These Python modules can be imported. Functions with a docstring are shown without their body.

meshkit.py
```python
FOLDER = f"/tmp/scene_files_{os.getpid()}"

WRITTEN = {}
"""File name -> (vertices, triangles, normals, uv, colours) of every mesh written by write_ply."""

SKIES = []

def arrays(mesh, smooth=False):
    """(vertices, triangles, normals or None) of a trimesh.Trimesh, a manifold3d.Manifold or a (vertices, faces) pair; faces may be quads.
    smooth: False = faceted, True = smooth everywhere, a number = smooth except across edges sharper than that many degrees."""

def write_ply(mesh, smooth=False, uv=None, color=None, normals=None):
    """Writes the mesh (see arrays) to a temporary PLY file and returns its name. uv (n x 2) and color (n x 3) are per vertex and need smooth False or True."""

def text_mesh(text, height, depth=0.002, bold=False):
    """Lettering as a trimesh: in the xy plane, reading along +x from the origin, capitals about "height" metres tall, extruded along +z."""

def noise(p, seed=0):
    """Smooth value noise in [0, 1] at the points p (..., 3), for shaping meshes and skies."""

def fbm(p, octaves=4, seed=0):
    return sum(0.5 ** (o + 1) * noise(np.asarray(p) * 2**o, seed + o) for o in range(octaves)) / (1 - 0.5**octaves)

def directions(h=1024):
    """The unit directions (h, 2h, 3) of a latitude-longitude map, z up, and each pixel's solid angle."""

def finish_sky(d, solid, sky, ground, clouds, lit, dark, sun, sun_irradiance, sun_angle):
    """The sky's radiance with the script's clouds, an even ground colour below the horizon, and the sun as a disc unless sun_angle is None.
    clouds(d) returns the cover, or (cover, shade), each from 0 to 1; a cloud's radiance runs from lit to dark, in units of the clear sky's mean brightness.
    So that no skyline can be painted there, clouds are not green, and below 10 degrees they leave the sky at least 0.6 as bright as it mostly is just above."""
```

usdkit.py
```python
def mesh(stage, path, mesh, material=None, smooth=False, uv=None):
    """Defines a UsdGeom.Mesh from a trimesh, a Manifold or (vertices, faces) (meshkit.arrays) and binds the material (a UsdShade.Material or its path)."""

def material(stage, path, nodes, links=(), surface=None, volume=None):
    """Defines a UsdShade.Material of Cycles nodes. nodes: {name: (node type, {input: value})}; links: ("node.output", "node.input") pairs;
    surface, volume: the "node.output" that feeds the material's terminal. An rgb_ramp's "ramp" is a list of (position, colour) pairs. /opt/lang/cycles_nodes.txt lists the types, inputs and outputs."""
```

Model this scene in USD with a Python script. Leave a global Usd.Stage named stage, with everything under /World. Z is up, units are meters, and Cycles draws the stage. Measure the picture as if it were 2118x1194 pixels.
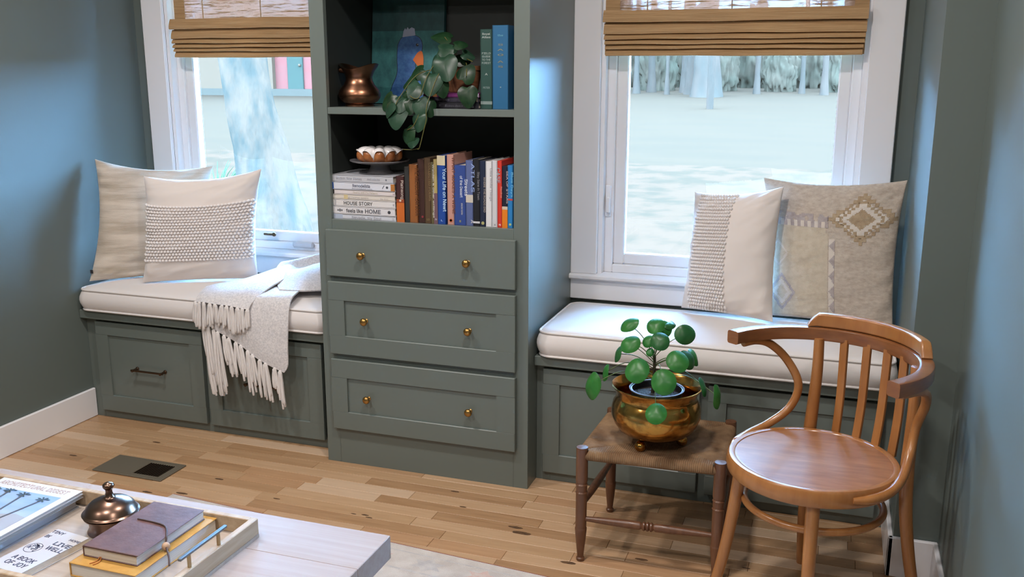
import math, random
import numpy as np, trimesh
import usdkit, meshkit
from pxr import Usd, UsdGeom, UsdLux, Gf, Sdf
from shapely.geometry import Polygon, Point, box as sbox, LineString
from shapely import affinity

random.seed(7)
RNG = np.random.default_rng(7)
stage = Usd.Stage.CreateInMemory()
UsdGeom.SetStageUpAxis(stage, UsdGeom.Tokens.z)
UsdGeom.SetStageMetersPerUnit(stage, 1.0)
UsdGeom.Xform.Define(stage, '/World')
UsdGeom.Scope.Define(stage, '/World/Looks')

# ------------------------------------------------------------------ camera
CAM = np.array([1.7147, -2.897, 1.4156]); PITCH, YAW, ROLL, FPX = 0.2262, 0.33, 0.0016, 1955.85
_c, _s = math.cos(YAW), math.sin(YAW)
FW = np.array([-_s * math.cos(PITCH), _c * math.cos(PITCH), -math.sin(PITCH)])
_r = np.array([_c, _s, 0.0]); _u = np.cross(_r, FW)
RT = _r * math.cos(ROLL) + _u * math.sin(ROLL); UP = -_r * math.sin(ROLL) + _u * math.cos(ROLL)
cam = UsdGeom.Camera.Define(stage, '/World/camera')
cam.AddTransformOp().Set(Gf.Matrix4d(*RT, 0, *UP, 0, *(-FW), 0, *CAM, 1))
cam.CreateHorizontalApertureAttr(36.0); cam.CreateVerticalApertureAttr(36.0 * 1194 / 2118)
cam.CreateFocalLengthAttr(FPX / 2118 * 36.0); cam.CreateClippingRangeAttr(Gf.Vec2f(0.05, 500))
cam.CreateExposureAttr(0.0)

# ------------------------------------------------------------------ sky (overcast daylight) and the room's ceiling lamps
sky = UsdLux.DomeLight.Define(stage, '/World/sky')
sky.CreateColorAttr(Gf.Vec3f(0.42, 0.95, 1.75)); sky.CreateIntensityAttr(14.0)
for i, (lx, ly, pw) in enumerate([(-0.35, -0.95, 1.0), (1.05, -1.0, 1.0), (0.35, -2.3, 1.1), (-0.7, -3.0, 0.8), (1.75, -2.5, 0.8)]):
    l = UsdLux.DiskLight.Define(stage, '/World/ceiling_lamp_%03d' % (i + 1))
    l.AddTranslateOp().Set(Gf.Vec3d(lx, ly, 2.43)); l.CreateRadiusAttr(0.08)
    l.CreateColorAttr(Gf.Vec3f(1.0, 0.925, 0.885)); l.CreateIntensityAttr(325 * pw)

# ------------------------------------------------------------------ helpers
ORIGIN = {}
USED = set()
def free(parent, name):
    p = parent + '/' + name; k = 1
    while p in USED:
        p = parent + '/%s_%03d' % (name, k); k += 1
    USED.add(p); return p
def meta(prim, label=None, category=None, group=None, kind=None):
    for k, v in (('label', label), ('category', category), ('group', group), ('kind', kind)):
        if v: prim.SetCustomDataByKey(k, v)
def thing(name, label, category, loc=(0, 0, 0), group=None):
    path = free('/World', name); x = UsdGeom.Xform.Define(stage, path)
    x.AddTranslateOp().Set(Gf.Vec3d(*map(float, loc))); ORIGIN[path] = np.array(loc, float)
    meta(x.GetPrim(), label, category, group); return path
def structure(name, loc=(0, 0, 0)):
    path = free('/World', name); x = UsdGeom.Xform.Define(stage, path)
    x.AddTranslateOp().Set(Gf.Vec3d(*map(float, loc))); ORIGIN[path] = np.array(loc, float)
    meta(x.GetPrim(), kind='structure'); return path
def VF(m):
    if hasattr(m, 'to_mesh'):
        k = m.to_mesh(); return np.array(k.vert_properties[:, :3]), np.array(k.tri_verts)
    if isinstance(m, (tuple, list)):
        v, f = np.asarray(m[0], float), np.asarray(m[1], int)
        if f.shape[1] == 4: f = np.vstack([f[:, [0, 1, 2]], f[:, [0, 2, 3]]])
        return v, f
    return np.array(m.vertices), np.array(m.faces)
def cat(*ms):
    V, F, n = [], [], 0
    for m in ms:
        v, f = VF(m); V.append(v); F.append(f + n); n += len(v)
    return np.vstack(V), np.vstack(F)
def part(parent, name, mesh, mat, smooth=False, label=None, kind=None):
    """A mesh prim (world coordinates given) under PARENT."""
    path = free(parent, name); v, f = VF(mesh); o = ORIGIN[parent]
    usdkit.mesh(stage, path, (v - o, f), mat, smooth=smooth)
    ORIGIN[path] = o; meta(stage.GetPrimAtPath(path), label, kind=kind); return path
def solo(name, mesh, mat, label=None, category=None, group=None, kind=None, smooth=False):
    path = free('/World', name); v, f = VF(mesh)
    o = np.array([(v[:, 0].min() + v[:, 0].max()) / 2, (v[:, 1].min() + v[:, 1].max()) / 2, v[:, 2].min()])
    m = usdkit.mesh(stage, path, (v - o, f), mat, smooth=smooth)
    m.AddTranslateOp().Set(Gf.Vec3d(*map(float, o))); ORIGIN[path] = o
    meta(m.GetPrim(), label, category, group, kind); return path

def box(x0, x1, y0, y1, z0, z1, c=0.0):
    """Box with chamfered edges."""
    lo, hi = np.array([x0, y0, z0], float), np.array([x1, y1, z1], float)
    c = min(c, *((hi - lo) * 0.45))
    if c <= 0:
        v = np.array([[(x0, x1)[i], (y0, y1)[j], (z0, z1)[k]] for i in (0, 1) for j in (0, 1) for k in (0, 1)], float)
        f = [[0, 1, 3], [0, 3, 2], [4, 6, 7], [4, 7, 5], [0, 4, 5], [0, 5, 1], [2, 3, 7], [2, 7, 6], [0, 2, 6], [0, 6, 4], [1, 5, 7], [1, 7, 3]]
        return v, np.array(f)
    pts = []
    for i in (0, 1):
        for j in (0, 1):
            for k in (0, 1):
                p = np.array([(lo, hi)[i][0], (lo, hi)[j][1], (lo, hi)[k][2]]); s = np.array([1 - 2 * i, 1 - 2 * j, 1 - 2 * k]) * c
                for a in range(3):
                    q = p + s; q[a] = p[a]; pts.append(q)
    h = trimesh.Trimesh(np.array(pts), process=False).convex_hull
    return np.array(h.vertices), np.array(h.faces)
def catmull(pts, n=8, closed=False):
    p = np.asarray(pts, float); out = []; N = len(p)
    for i in range(N if closed else N - 1):
        if closed: a, b, c, d = p[i - 1], p[i], p[(i + 1) % N], p[(i + 2) % N]
        else: a, b, c, d = p[max(i - 1, 0)], p[i], p[i + 1], p[min(i + 2, N - 1)]
        for t in np.arange(n) / n:
            out.append(0.5 * (2 * b + (c - a) * t + (2 * a - 5 * b + 4 * c - d) * t * t + (3 * b - a - 3 * c + d) * t ** 3))
    if not closed: out.append(p[-1])
    return np.array(out)
def sweep(path, section, up=(0, 0, 1), scale=None, closed=False):
    """Sweeps a 2D section (side, up) along a path."""
    p = np.asarray(path, float); n = len(p); s = np.asarray(section, float); k = len(s)
    t = np.roll(p, -1, 0) - np.roll(p, 1, 0) if closed else np.gradient(p, axis=0)
    t /= np.linalg.norm(t, axis=1, keepdims=True) + 1e-12
    up = np.asarray(up, float); side = np.cross(t, up); ln = np.linalg.norm(side, axis=1, keepdims=True)
    side = np.where(ln > 1e-6, side / np.maximum(ln, 1e-9), [1.0, 0, 0]); u2 = np.cross(side, t)
    sc = np.ones(n) if scale is None else np.asarray(scale, float)
    sc = sc[:, None, None] if sc.ndim == 1 else sc[:, None, :]
    ss = s[None] * sc
    v = (p[:, None] + side[:, None] * ss[..., :1] + u2[:, None] * ss[..., 1:]).reshape(-1, 3)
    f = []
    for i in range(n if closed else n - 1):
        a, b = i * k, ((i + 1) % n) * k
        for j in range(k):
            j2 = (j + 1) % k
            f += [[a + j, a + j2, b + j2], [a + j, b + j2, b + j]]
    if not closed:
        for j in range(1, k - 1):
            f.append([0, j + 1, j]); e = (n - 1) * k; f.append([e, e + j, e + j + 1])
    return v, np.array(f)[:, ::-1]
def circle(r, k=10, rx=None):
    a = np.arange(k) * 2 * np.pi / k
    return np.stack([np.cos(a) * (rx or r), np.sin(a) * r], 1)
def rrect(w, h, c):
    w, h = w / 2, h / 2; d = c * 0.3
    return np.array([[w, -h + c], [w, h - c], [w - d, h - d], [w - c, h], [-w + c, h], [-w + d, h - d], [-w, h - c], [-w, -h + c], [-w + d, -h + d], [-w + c, -h], [w - c, -h], [w - d, -h + d]])
def tube(path, r, k=8, closed=False):
    p = np.asarray(path, float); t = p[-1] - p[0]; t = t / (np.linalg.norm(t) + 1e-9)
    up = (0, 0, 1) if abs(t[2]) < 0.8 else (0.3, 1, 0)
    return sweep(p, circle(1.0, k), up, np.broadcast_to(np.asarray(r, float), (len(p),)), closed)
def lathe(profile, loc=(0, 0, 0), n=40, axis=None):
    """profile: (r, z) from bottom to top."""
    pr = np.asarray(profile, float); a = np.arange(n) * 2 * np.pi / n; k = len(pr)
    v = np.stack([pr[:, None, 0] * np.cos(a), pr[:, None, 0] * np.sin(a), np.repeat(pr[:, 1:], n, 1)], -1).reshape(-1, 3)
    f = []
    for i in range(k - 1):
        for j in range(n):
            j2 = (j + 1) % n; f += [[i * n + j, i * n + j2, (i + 1) * n + j2], [i * n + j, (i + 1) * n + j2, (i + 1) * n + j]]
    if axis is not None:
        z = np.asarray(axis, float); z = z / np.linalg.norm(z); x = np.cross([0.31, 0.95, 0.05], z); x /= np.linalg.norm(x); y = np.cross(z, x)
        v = v[:, :1] * x + v[:, 1:2] * y + v[:, 2:] * z
    return v + np.asarray(loc, float), np.array(f)
def ball(c, r, sub=2, s=(1, 1, 1)):
    m = trimesh.creation.icosphere(subdivisions=sub, radius=1.0)
    return np.array(m.vertices) * r * np.asarray(s) + np.asarray(c, float), np.array(m.faces)
def gridf(m, n):
    i, j = np.meshgrid(np.arange(m - 1), np.arange(n - 1), indexing='ij'); a = (i * n + j).ravel()
    return np.vstack([np.stack([a, a + 1, a + n + 1], 1), np.stack([a, a + n + 1, a + n], 1)])
def sheet(P, t):
    """A grid of points made into a sheet of thickness t."""
    m, n = P.shape[:2]
    du = np.gradient(P, axis=0); dv = np.gradient(P, axis=1); nn = np.cross(du, dv); nn /= np.linalg.norm(nn, axis=2, keepdims=True) + 1e-12
    A, B = (P + nn * t / 2).reshape(-1, 3), (P - nn * t / 2).reshape(-1, 3); N = m * n; f = gridf(m, n)
    F = [f, f[:, ::-1] + N]
    edge = list(range(n)) + [i * n + n - 1 for i in range(1, m)] + [(m - 1) * n + j for j in range(n - 2, -1, -1)] + [i * n for i in range(m - 2, 0, -1)]
    for a, b in zip(edge, edge[1:] + edge[:1]): F.append(np.array([[a, a + N, b + N], [a, b + N, b]]))
    return np.vstack([A, B]), np.vstack(F)
def net(ctrl, ku=6, kv=6):
    c = np.asarray(ctrl, float)
    a = np.stack([catmull(c[i], kv) for i in range(len(c))]); return np.stack([catmull(a[:, j], ku) for j in range(a.shape[1])], 1)
def extrude(poly, t):
    poly = poly.buffer(0); gs = [g for g in getattr(poly, 'geoms', [poly]) if g.area > 0]
    return cat(*[trimesh.creation.extrude_polygon(g, t, engine='earcut') for g in gs])
def put(mesh, o, ex, ey, ez):
    v, f = VF(mesh); return np.asarray(o, float) + v[:, :1] * np.asarray(ex, float) + v[:, 1:2] * np.asarray(ey, float) + v[:, 2:] * np.asarray(ez, float), f
def text(s, h, bold=False, depth=0.0006, width=None):
    m = meshkit.text_mesh(s, h, depth, bold); v = np.array(m.vertices)
    if width: v[:, 0] *= width / max(v[:, 0].max(), 1e-6)
    return v, np.array(m.faces)
def rotz(mesh, a, c):
    v, f = VF(mesh); c = np.asarray(c, float); co, si = math.cos(a), math.sin(a); d = v - c
    return np.stack([d[:, 0] * co - d[:, 1] * si, d[:, 0] * si + d[:, 1] * co, d[:, 2]], 1) + c, f

# ------------------------------------------------------------------ materials
MATS = {}
def mat(name, c, rough=0.5, c2=None, ns=(8, 8, 8), detail=3, ramp=(0.35, 0.65), metal=0.0, bump=0.0, bs=None, bd=0.002, spec=0.5, sheen=0.0, coat=0.0, trans=0.0, rand=False, translucent=0.0):
    nodes = {'p': ('principled_bsdf', {'roughness': rough, 'metallic': metal, 'specular_ior_level': spec, 'sheen_weight': sheen, 'coat_weight': coat, 'coat_roughness': 0.15})}
    links = []
    if c2 is None: nodes['p'][1]['base_color'] = tuple(c)
    if c2 is not None or bump:
        nodes['g'] = ('geometry', {})
        src = 'g.position'
        if rand:
            nodes['oi'] = ('object_info', {}); nodes['cx'] = ('combine_xyz', {}); nodes['ml'] = ('math', {'math_type': 'multiply', 'value2': 37.0}); nodes['va'] = ('vector_math', {'math_type': 'add'})
            links += [('oi.random', 'ml.value1'), ('ml.value', 'cx.x'), ('ml.value', 'cx.z'), ('g.position', 'va.vector1'), ('cx.vector', 'va.vector2')]; src = 'va.vector'
    if c2 is not None:
        nodes['m'] = ('mapping', {'scale': tuple(ns)}); nodes['n'] = ('noise_texture', {'scale': 1.0, 'detail': detail, 'roughness': 0.6})
        nodes['r'] = ('rgb_ramp', {'ramp': [(0.0, c), (ramp[0], c), (ramp[1], c2), (1.0, c2)]})
        links += [(src, 'm.vector'), ('m.vector', 'n.vector'), ('n.fac', 'r.fac'), ('r.color', 'p.base_color')]
    if bump:
        nodes['bm'] = ('mapping', {'scale': tuple(bs or ns)}); nodes['bn'] = ('noise_texture', {'scale': 1.0, 'detail': 2.0}); nodes['b'] = ('bump', {'strength': bump, 'distance': bd})
        links += [(src, 'bm.vector'), ('bm.vector', 'bn.vector'), ('bn.fac', 'b.height'), ('b.normal', 'p.normal')]
    surf = 'p.BSDF'
    if translucent:
        nodes['t'] = ('translucent_bsdf', {'color': tuple(c2 if c2 is not None else c)}); nodes['mx'] = ('mix_closure', {'fac': translucent}); links += [('p.BSDF', 'mx.closure1'), ('t.BSDF', 'mx.closure2')]; surf = 'mx.closure'
    MATS[name] = usdkit.material(stage, '/World/Looks/' + name, nodes, links, surface=surf); return MATS[name]

green = mat('green_paint', (0.138, 0.166, 0.152), 0.36, bump=0.06, bs=(120, 120, 120), bd=0.001)
shaded_green = mat('green_paint_shaded', (0.022, 0.027, 0.025), 0.55)  # same green paint, darkened so the bookcase interior's shade is in the colour
wallm = mat('wall_paint', (0.132, 0.162, 0.150), 0.55, spec=0.25, bump=0.12, bs=(160, 160, 160), bd=0.001)
white = mat('white_trim', (0.87, 0.87, 0.90), 0.32)
vinyl = mat('white_vinyl', (0.87, 0.87, 0.90), 0.3)
ceil = mat('ceiling_white', (0.82, 0.81, 0.79), 0.9)
brass = mat('aged_brass', (0.42, 0.24, 0.075), 0.28, metal=1.0)
bronze = mat('dark_bronze', (0.10, 0.06, 0.035), 0.35, metal=0.9)
cushion_fabric = mat('cushion_linen', (0.73, 0.69, 0.675), 0.9, bump=0.25, bs=(900, 900, 900), bd=0.0006, sheen=0.2)
black = mat('black', (0.006, 0.006, 0.007), 0.7)
glass = usdkit.material(stage, '/World/Looks/window_glass', {'t': ('transparent_bsdf', {'color': (0.97, 0.99, 0.99)}), 'g': ('glossy_bsdf', {'color': (1, 1, 1), 'roughness': 0.0}), 'f': ('fresnel', {'IOR': 1.45}), 'm': ('mix_closure', {})},
                        [('f.fac', 'm.fac'), ('t.BSDF', 'm.closure1'), ('g.BSDF', 'm.closure2')], surface='m.closure')

# ------------------------------------------------------------------ room shell
XL, XR, XRR, YR, YB, W = -1.165, 1.945, 2.062, -0.20, 0.541, 0.78
ZC, YN = 2.45, -4.2
Z0W, Z1W = 0.665, 2.12                    # window opening
WIN = [(-1.012, -0.104), (0.880, 1.787)]
solo('wall_left', box(XL - 0.12, XL, YN, YB + 0.15, 0, ZC), wallm, kind='structure')
solo('wall_right', box(XRR, XRR + 0.12, YN, YR + 0.1, 0, ZC), wallm, kind='structure')
solo('wall_niche', box(XR, XRR + 0.12, YR, YB + 0.15, 0, ZC), wallm, kind='structure')
solo('wall_rear', box(XL - 0.12, XRR + 0.12, YN - 0.12, YN, 0, ZC), wallm, kind='structure')
bw = []
xs = [XL, WIN[0][0], WIN[0][1], WIN[1][0], WIN[1][1], XR]
for a, b in ((0, 1), (2, 3), (4, 5)): bw.append(box(xs[a], xs[b], YB, YB + 0.15, 0, ZC))
for a, b in WIN: bw += [box(a, b, YB, YB + 0.15, 0, Z0W - 0.021), box(a, b, YB, YB + 0.15, Z1W, ZC)]
solo('wall_window', cat(*bw), wallm, kind='structure')
solo('ceiling', box(XL - 0.12, XRR + 0.12, YN - 0.12, YB + 0.15, ZC, ZC + 0.1), ceil, kind='structure')
def base_board(name, m): solo(name, m, white, kind='structure')
BBH = 0.122
base_board('baseboard_left', box(XL, XL + 0.014, YN, 0.098, 0, BBH, 0.003))
base_board('baseboard_niche', box(XR - 0.014, XR, YR - 0.014, 0.098, 0, BBH, 0.003))
base_board('baseboard_return', box(XR - 0.014, XRR, YR - 0.014, YR, 0, BBH, 0.003))
base_board('baseboard_right', box(XRR - 0.014, XRR, YN, YR - 0.014, 0, BBH, 0.003))
base_board('baseboard_rear', box(XL, XRR, YN, YN + 0.014, 0, BBH, 0.003))

# floor with single oak strips
fl = structure('floor')
part(fl, 'subfloor', box(XL - 0.1, XRR + 0.1, YN - 0.1, YB, -0.12, -0.012), black)
oak = []
for i, (a, b) in enumerate([((0.42, 0.255, 0.135), (0.50, 0.32, 0.18)), ((0.37, 0.215, 0.11), (0.46, 0.285, 0.155)), ((0.47, 0.295, 0.165), (0.55, 0.365, 0.22)), ((0.55, 0.385, 0.255), (0.62, 0.445, 0.30)), ((0.40, 0.225, 0.115), (0.50, 0.30, 0.165)), ((0.33, 0.185, 0.09), (0.44, 0.265, 0.14))]):
    oak.append(mat('oak_strip_%d' % (i + 1), a, 0.36, c2=b, ns=(5, 70, 70), detail=5, ramp=(0.3, 0.7), bump=0.08, bs=(20, 400, 400), bd=0.0006, rand=True))
knot = mat('oak_knot', (0.055, 0.028, 0.014), 0.5, c2=(0.16, 0.085, 0.04), ns=(60, 160, 60))
PW = 0.057
def strip(x0, x1, y1, z1=0.0):
    return box(x0 + 0.0004, x1 - 0.0004, y1 - PW + 0.0004, y1 - 0.0004, -0.012, z1, 0.0012)
rest = [[] for _ in oak]; row = 0; y = 0.14; nplank = 0
while y > YN:
    x = XL - random.uniform(0, 0.5)
    while x < XRR + 0.02:
        L = random.choice([0.24, 0.3, 0.36, 0.42, 0.5, 0.58, 0.7, 0.85]); x1 = x + L; k = random.choices(range(6), [5, 4, 4, 2.2, 4, 2])[0]
        a, b = max(x, XL), min(x1, XRR)
        hid = y > 0.14 or (y < -1.12 and b < 1.0) or y < -1.45
        if b - a > 0.02:
            m = strip(a, b, y, random.uniform(-0.0004, 0.0))
            if not hid and nplank < 290: part(fl, 'plank', m, oak[k]); nplank += 1
            else: rest[k].append(m)
        x = x1
    y -= PW
for k, ms in enumerate(rest):
    if ms: part(fl, 'plank_field', cat(*ms), oak[k], kind='stuff')
kn = []
for (kx, ky, kr) in [(-0.12, -0.62, .011), (0.19, -0.47, .008), (0.52, -0.53, .014), (0.57, -0.545, .012), (0.55, -0.10, .008), (0.83, -0.28, .012), (0.86, -0.31, .016), (-0.28, -0.28, .009), (-0.72, -0.07, .009), (-0.93, -0.28, .009), (-0.33, -0.42, .012), (-0.45, -0.45, .01), (0.34, -0.36, .007), (0.36, -0.372, .006), (0.30, -0.365, .005), (0.62, -0.2, .006), (1.25, -0.35, .01), (1.05, -0.44, .012), (1.55, -0.3, .006), (0.0, -0.35, .007), (-0.05, -0.5, .01)]:
    m = ball((0, 0, 0), 1.0, 3); v = m[0] * [kr * 1.9, kr * 0.55, 0.0006] * (0.6 + 0.8 * meshkit.fbm(m[0] * 1.8 + kx * 90, 3))[:, None] + [kx, ky, 0.0]; kn.append((v, m[1]))
part(fl, 'knot', cat(*kn), knot, kind='stuff', smooth=True)

# windows
for wi, (a, b) in enumerate(WIN):
    w = structure('window_%d' % (wi + 1), ((a + b) / 2, YB, Z0W))
    cy = YB - 0.02; ca, cb = (max(a - 0.101, XL + 0.03), b + 0.101)
    part(w, 'casing', box(ca, a, cy, YB, Z0W, Z1W + 0.1, 0.0025), white)
    part(w, 'casing', box(b, cb, cy, YB, Z0W, Z1W + 0.1, 0.0025), white)
    part(w, 'head_casing', box(ca, cb, cy - 0.004, YB, Z1W, Z1W + 0.11, 0.0025), white)
    part(w, 'stool', box(ca - 0.006, cb + 0.0, cy - 0.022, YB + 0.07, Z0W - 0.02, Z0W, 0.005), white)
    part(w, 'apron', box(ca, cb, cy, YB, Z0W - 0.10, Z0W - 0.02, 0.003), white)
    jy = YB + 0.15; t = 0.016
    part(w, 'jamb', cat(box(a, a + t, YB, jy, Z0W, Z1W), box(b - t, b, YB, jy, Z0W, Z1W), box(a, b, YB, jy, Z1W - t, Z1W), box(a, b, YB + 0.07, jy, Z0W - 0.02, Z0W + 0.0)), white)
    fy0, fy1 = YB + 0.035, YB + 0.12
    a2, b2, z2, z3 = a + t, b - t, Z0W, Z1W - t
    fw = 0.032
    part(w, 'window_frame', cat(box(a2, a2 + fw, fy0, fy1, z2, z3, .003), box(b2 - fw, b2, fy0, fy1, z2, z3, .003), box(a2 + fw, b2 - fw, fy0, fy1, z2, z2 + fw, .003), box(a2 + fw, b2 - fw, fy0, fy1, z3 - fw, z3, .003)), vinyl)
    a3, b3, z4, z5 = a2 + fw, b2 - fw, z2 + fw, z3 - fw; sw = 0.042; sy0, sy1 = fy0 + 0.012, fy0 + 0.055
    part(w, 'sash', cat(box(a3, a3 + sw, sy0, sy1, z4, z5, .005), box(b3 - sw, b3, sy0, sy1, z4, z5, .005), box(a3 + sw, b3 - sw, sy0, sy1, z4, z4 + sw, .005), box(a3 + sw, b3 - sw, sy0, sy1, z5 - sw, z5, .005)), vinyl)
    part(w, 'pane', box(a3 + sw - .004, b3 - sw + .004, sy0 + 0.02, sy0 + 0.026, z4 + sw - .004, z5 - sw + .004), glass)
    if wi == 1:
        lx = a2 + 0.012
        h = part(w, 'latch', box(lx - 0.011, lx + 0.011, fy0 - 0.007, fy0, 0.88, 1.0, 0.004), vinyl)
        part(h, 'latch_lever', box(lx - 0.004, lx + 0.012, fy0 - 0.022, fy0 - 0.007, 0.895, 0.955, 0.004), vinyl)
    else:
        part(w, 'crank_handle', cat(box(-0.60, -0.555, fy0 - 0.02, fy0 - 0.008, 0.725, 0.735, 0.003), ball((-0.55, fy0 - 0.014, 0.73), 0.009)), bronze, label='dark folded crank handle')
        part(w, 'crank_housing', box(-0.46, -0.36, fy0 - 0.02, fy0, 0.68, 0.705, 0.006), mat('grey_cap', (0.5, 0.5, 0.52), 0.4), label='grey crank housing cover')
# ------------------------------------------------------------------ built-in bookcase
def shaker(x0, x1, y0, y1, z0, z1, inset=None, depth=0.008, c=0.002):
    """Drawer front between y0 (face) and y1; inset = (x0, x1, z0, z1) of the recessed panel."""
    if inset is None: return box(x0, x1, y0, y1, z0, z1, c)
    a, b, d, e = inset
    return cat(box(x0, x1, y0, y1, e, z1, c), box(x0, x1, y0, y1, z0, d, c), box(x0, a, y0, y1, d - .001, e + .001), box(b, x1, y0, y1, d - .001, e + .001), box(a - .002, b + .002, y0 + depth, y1 - .001, d - .002, e + .002))
def knob(x, z, y):
    pr = [(0.0, 0.0), (0.007, 0.0), (0.0075, 0.002), (0.0045, 0.004), (0.0042, 0.013), (0.007, 0.015), (0.0115, 0.018), (0.0138, 0.022), (0.0136, 0.026), (0.011, 0.030), (0.006, 0.0325), (0.0, 0.033)]
    return lathe(pr, (x, y, z), 20, axis=(0, -1, 0))
bc = thing('bookcase', 'tall sage green built-in bookcase with three drawers between the two windows', 'bookcase', (W / 2, 0.25, 0))
IX0, IX1, ZOP, ZS0, ZS1 = 0.055, 0.728, 0.910, 1.271, 1.294
BY = YB - 0.012
part(bc, 'side_panel', box(0, 0.02, 0.02, YB, 0, ZC), green)
part(bc, 'side_panel', box(W - 0.02, W, 0.02, YB, 0, ZC), green)
part(bc, 'face_frame', cat(box(0, IX0, 0, 0.02, 0, ZC, .0004), box(IX1, W, 0, 0.02, 0, ZC, .0004), box(IX0 - .001, IX1 + .001, 0.0, 0.02, 0, 0.14), box(IX0, IX1, 0.0003, 0.02, 0.40, 0.426), box(IX0, IX1, 0.0003, 0.02, 0.688, 0.712), box(IX0, IX1, 0.0003, 0.02, 0.874, ZOP, .001), box(IX0, IX1, 0.0003, 0.02, 2.33, ZC)), green)
part(bc, 'inner_side', box(0.02, 0.042, 0.02, BY - 0.36 + 0.3, 0.88, ZC), shaded_green)
part(bc, 'inner_side', box(W - 0.042, W - 0.02, 0.02, BY - 0.06, 0.88, ZC), shaded_green)
part(bc, 'back_panel', box(0.02, W - 0.02, 0.40, 0.41, 0.88, ZC), shaded_green)
part(bc, 'shelf', box(0.042, W - 0.042, 0.02, 0.40, 0.885, ZOP - 0.0005), green)
part(bc, 'shelf', box(0.042, W - 0.042, 0.003, 0.40, ZS0, ZS1, .0015), green)
part(bc, 'shelf', box(0.042, W - 0.042, 0.003, 0.40, 1.735, 1.758, .0015), green)
for (z0, z1, ins, kz) in ((0.710, 0.876, None, 0.793), (0.424, 0.690, (0.101, 0.673, 0.494, 0.622), 0.556), (0.138, 0.404, (0.101, 0.673, 0.206, 0.334), 0.267)):
    d = part(bc, 'drawer', shaker(0.038, 0.740, -0.02, 0.0, z0, z1, ins), green)
    for kx in (0.184, 0.575): part(d, 'knob', knob(kx, kz, -0.02 + (0.008 if ins else 0)), brass, smooth=40, label='round brass knob')

# ------------------------------------------------------------------ window benches
def bench(name, label, x0, x1, drawers, handles):
    b = thing(name, label, 'bench', ((x0 + x1) / 2, 0.3, 0))
    part(b, 'face_frame', cat(box(x0, x0 + .05, 0.10, 0.12, 0, 0.43), box(x1 - .05, x1, 0.10, 0.12, 0, 0.43), box(x0, x1, 0.101, 0.121, 0.0, 0.045), box(x0, x1, 0.101, 0.121, 0.40, 0.43), *[box(p - .03, p + .03, 0.1005, 0.12, 0, .43) for p in [(drawers[i][1] + drawers[i + 1][0]) / 2 for i in range(len(drawers) - 1)]]), green)
    part(b, 'body', box(x0 + 0.001, x1 - 0.001, 0.121, YB - 0.001, 0.0, 0.43), green)
    part(b, 'seat_board', box(x0 + 0.001, x1 - 0.001, 0.062, YB - 0.022, 0.4305, 0.466, .003), green)
    for i, (a, c) in enumerate(drawers):
        d = part(b, 'drawer', shaker(a, c, 0.080, 0.0995, 0.036, 0.418, (a + 0.06, c - 0.06, 0.105, 0.362)), green)
        mx = (a + c) / 2; hz = 0.232
        if handles:
            part(d, 'handle', cat(tube([(mx - .077, 0.060, hz), (mx + .077, 0.060, hz)], 0.0042, 10), *[cat(lathe([(0, 0), (.008, 0), (.008, .003), (.005, .005), (.0045, .026), (.0062, .03), (.0062, .034), (0, .035)], (mx + s * .068, 0.088, hz), 14, axis=(0, -1, 0))) for s in (-1, 1)]), bronze, smooth=40, label='slim bronze bar handle')
    return b
bench('window_bench', 'sage green window bench with drawers under the left window', XL + 0.001, -0.001, [(-1.108, -0.592), (-0.573, -0.060)], True)
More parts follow.
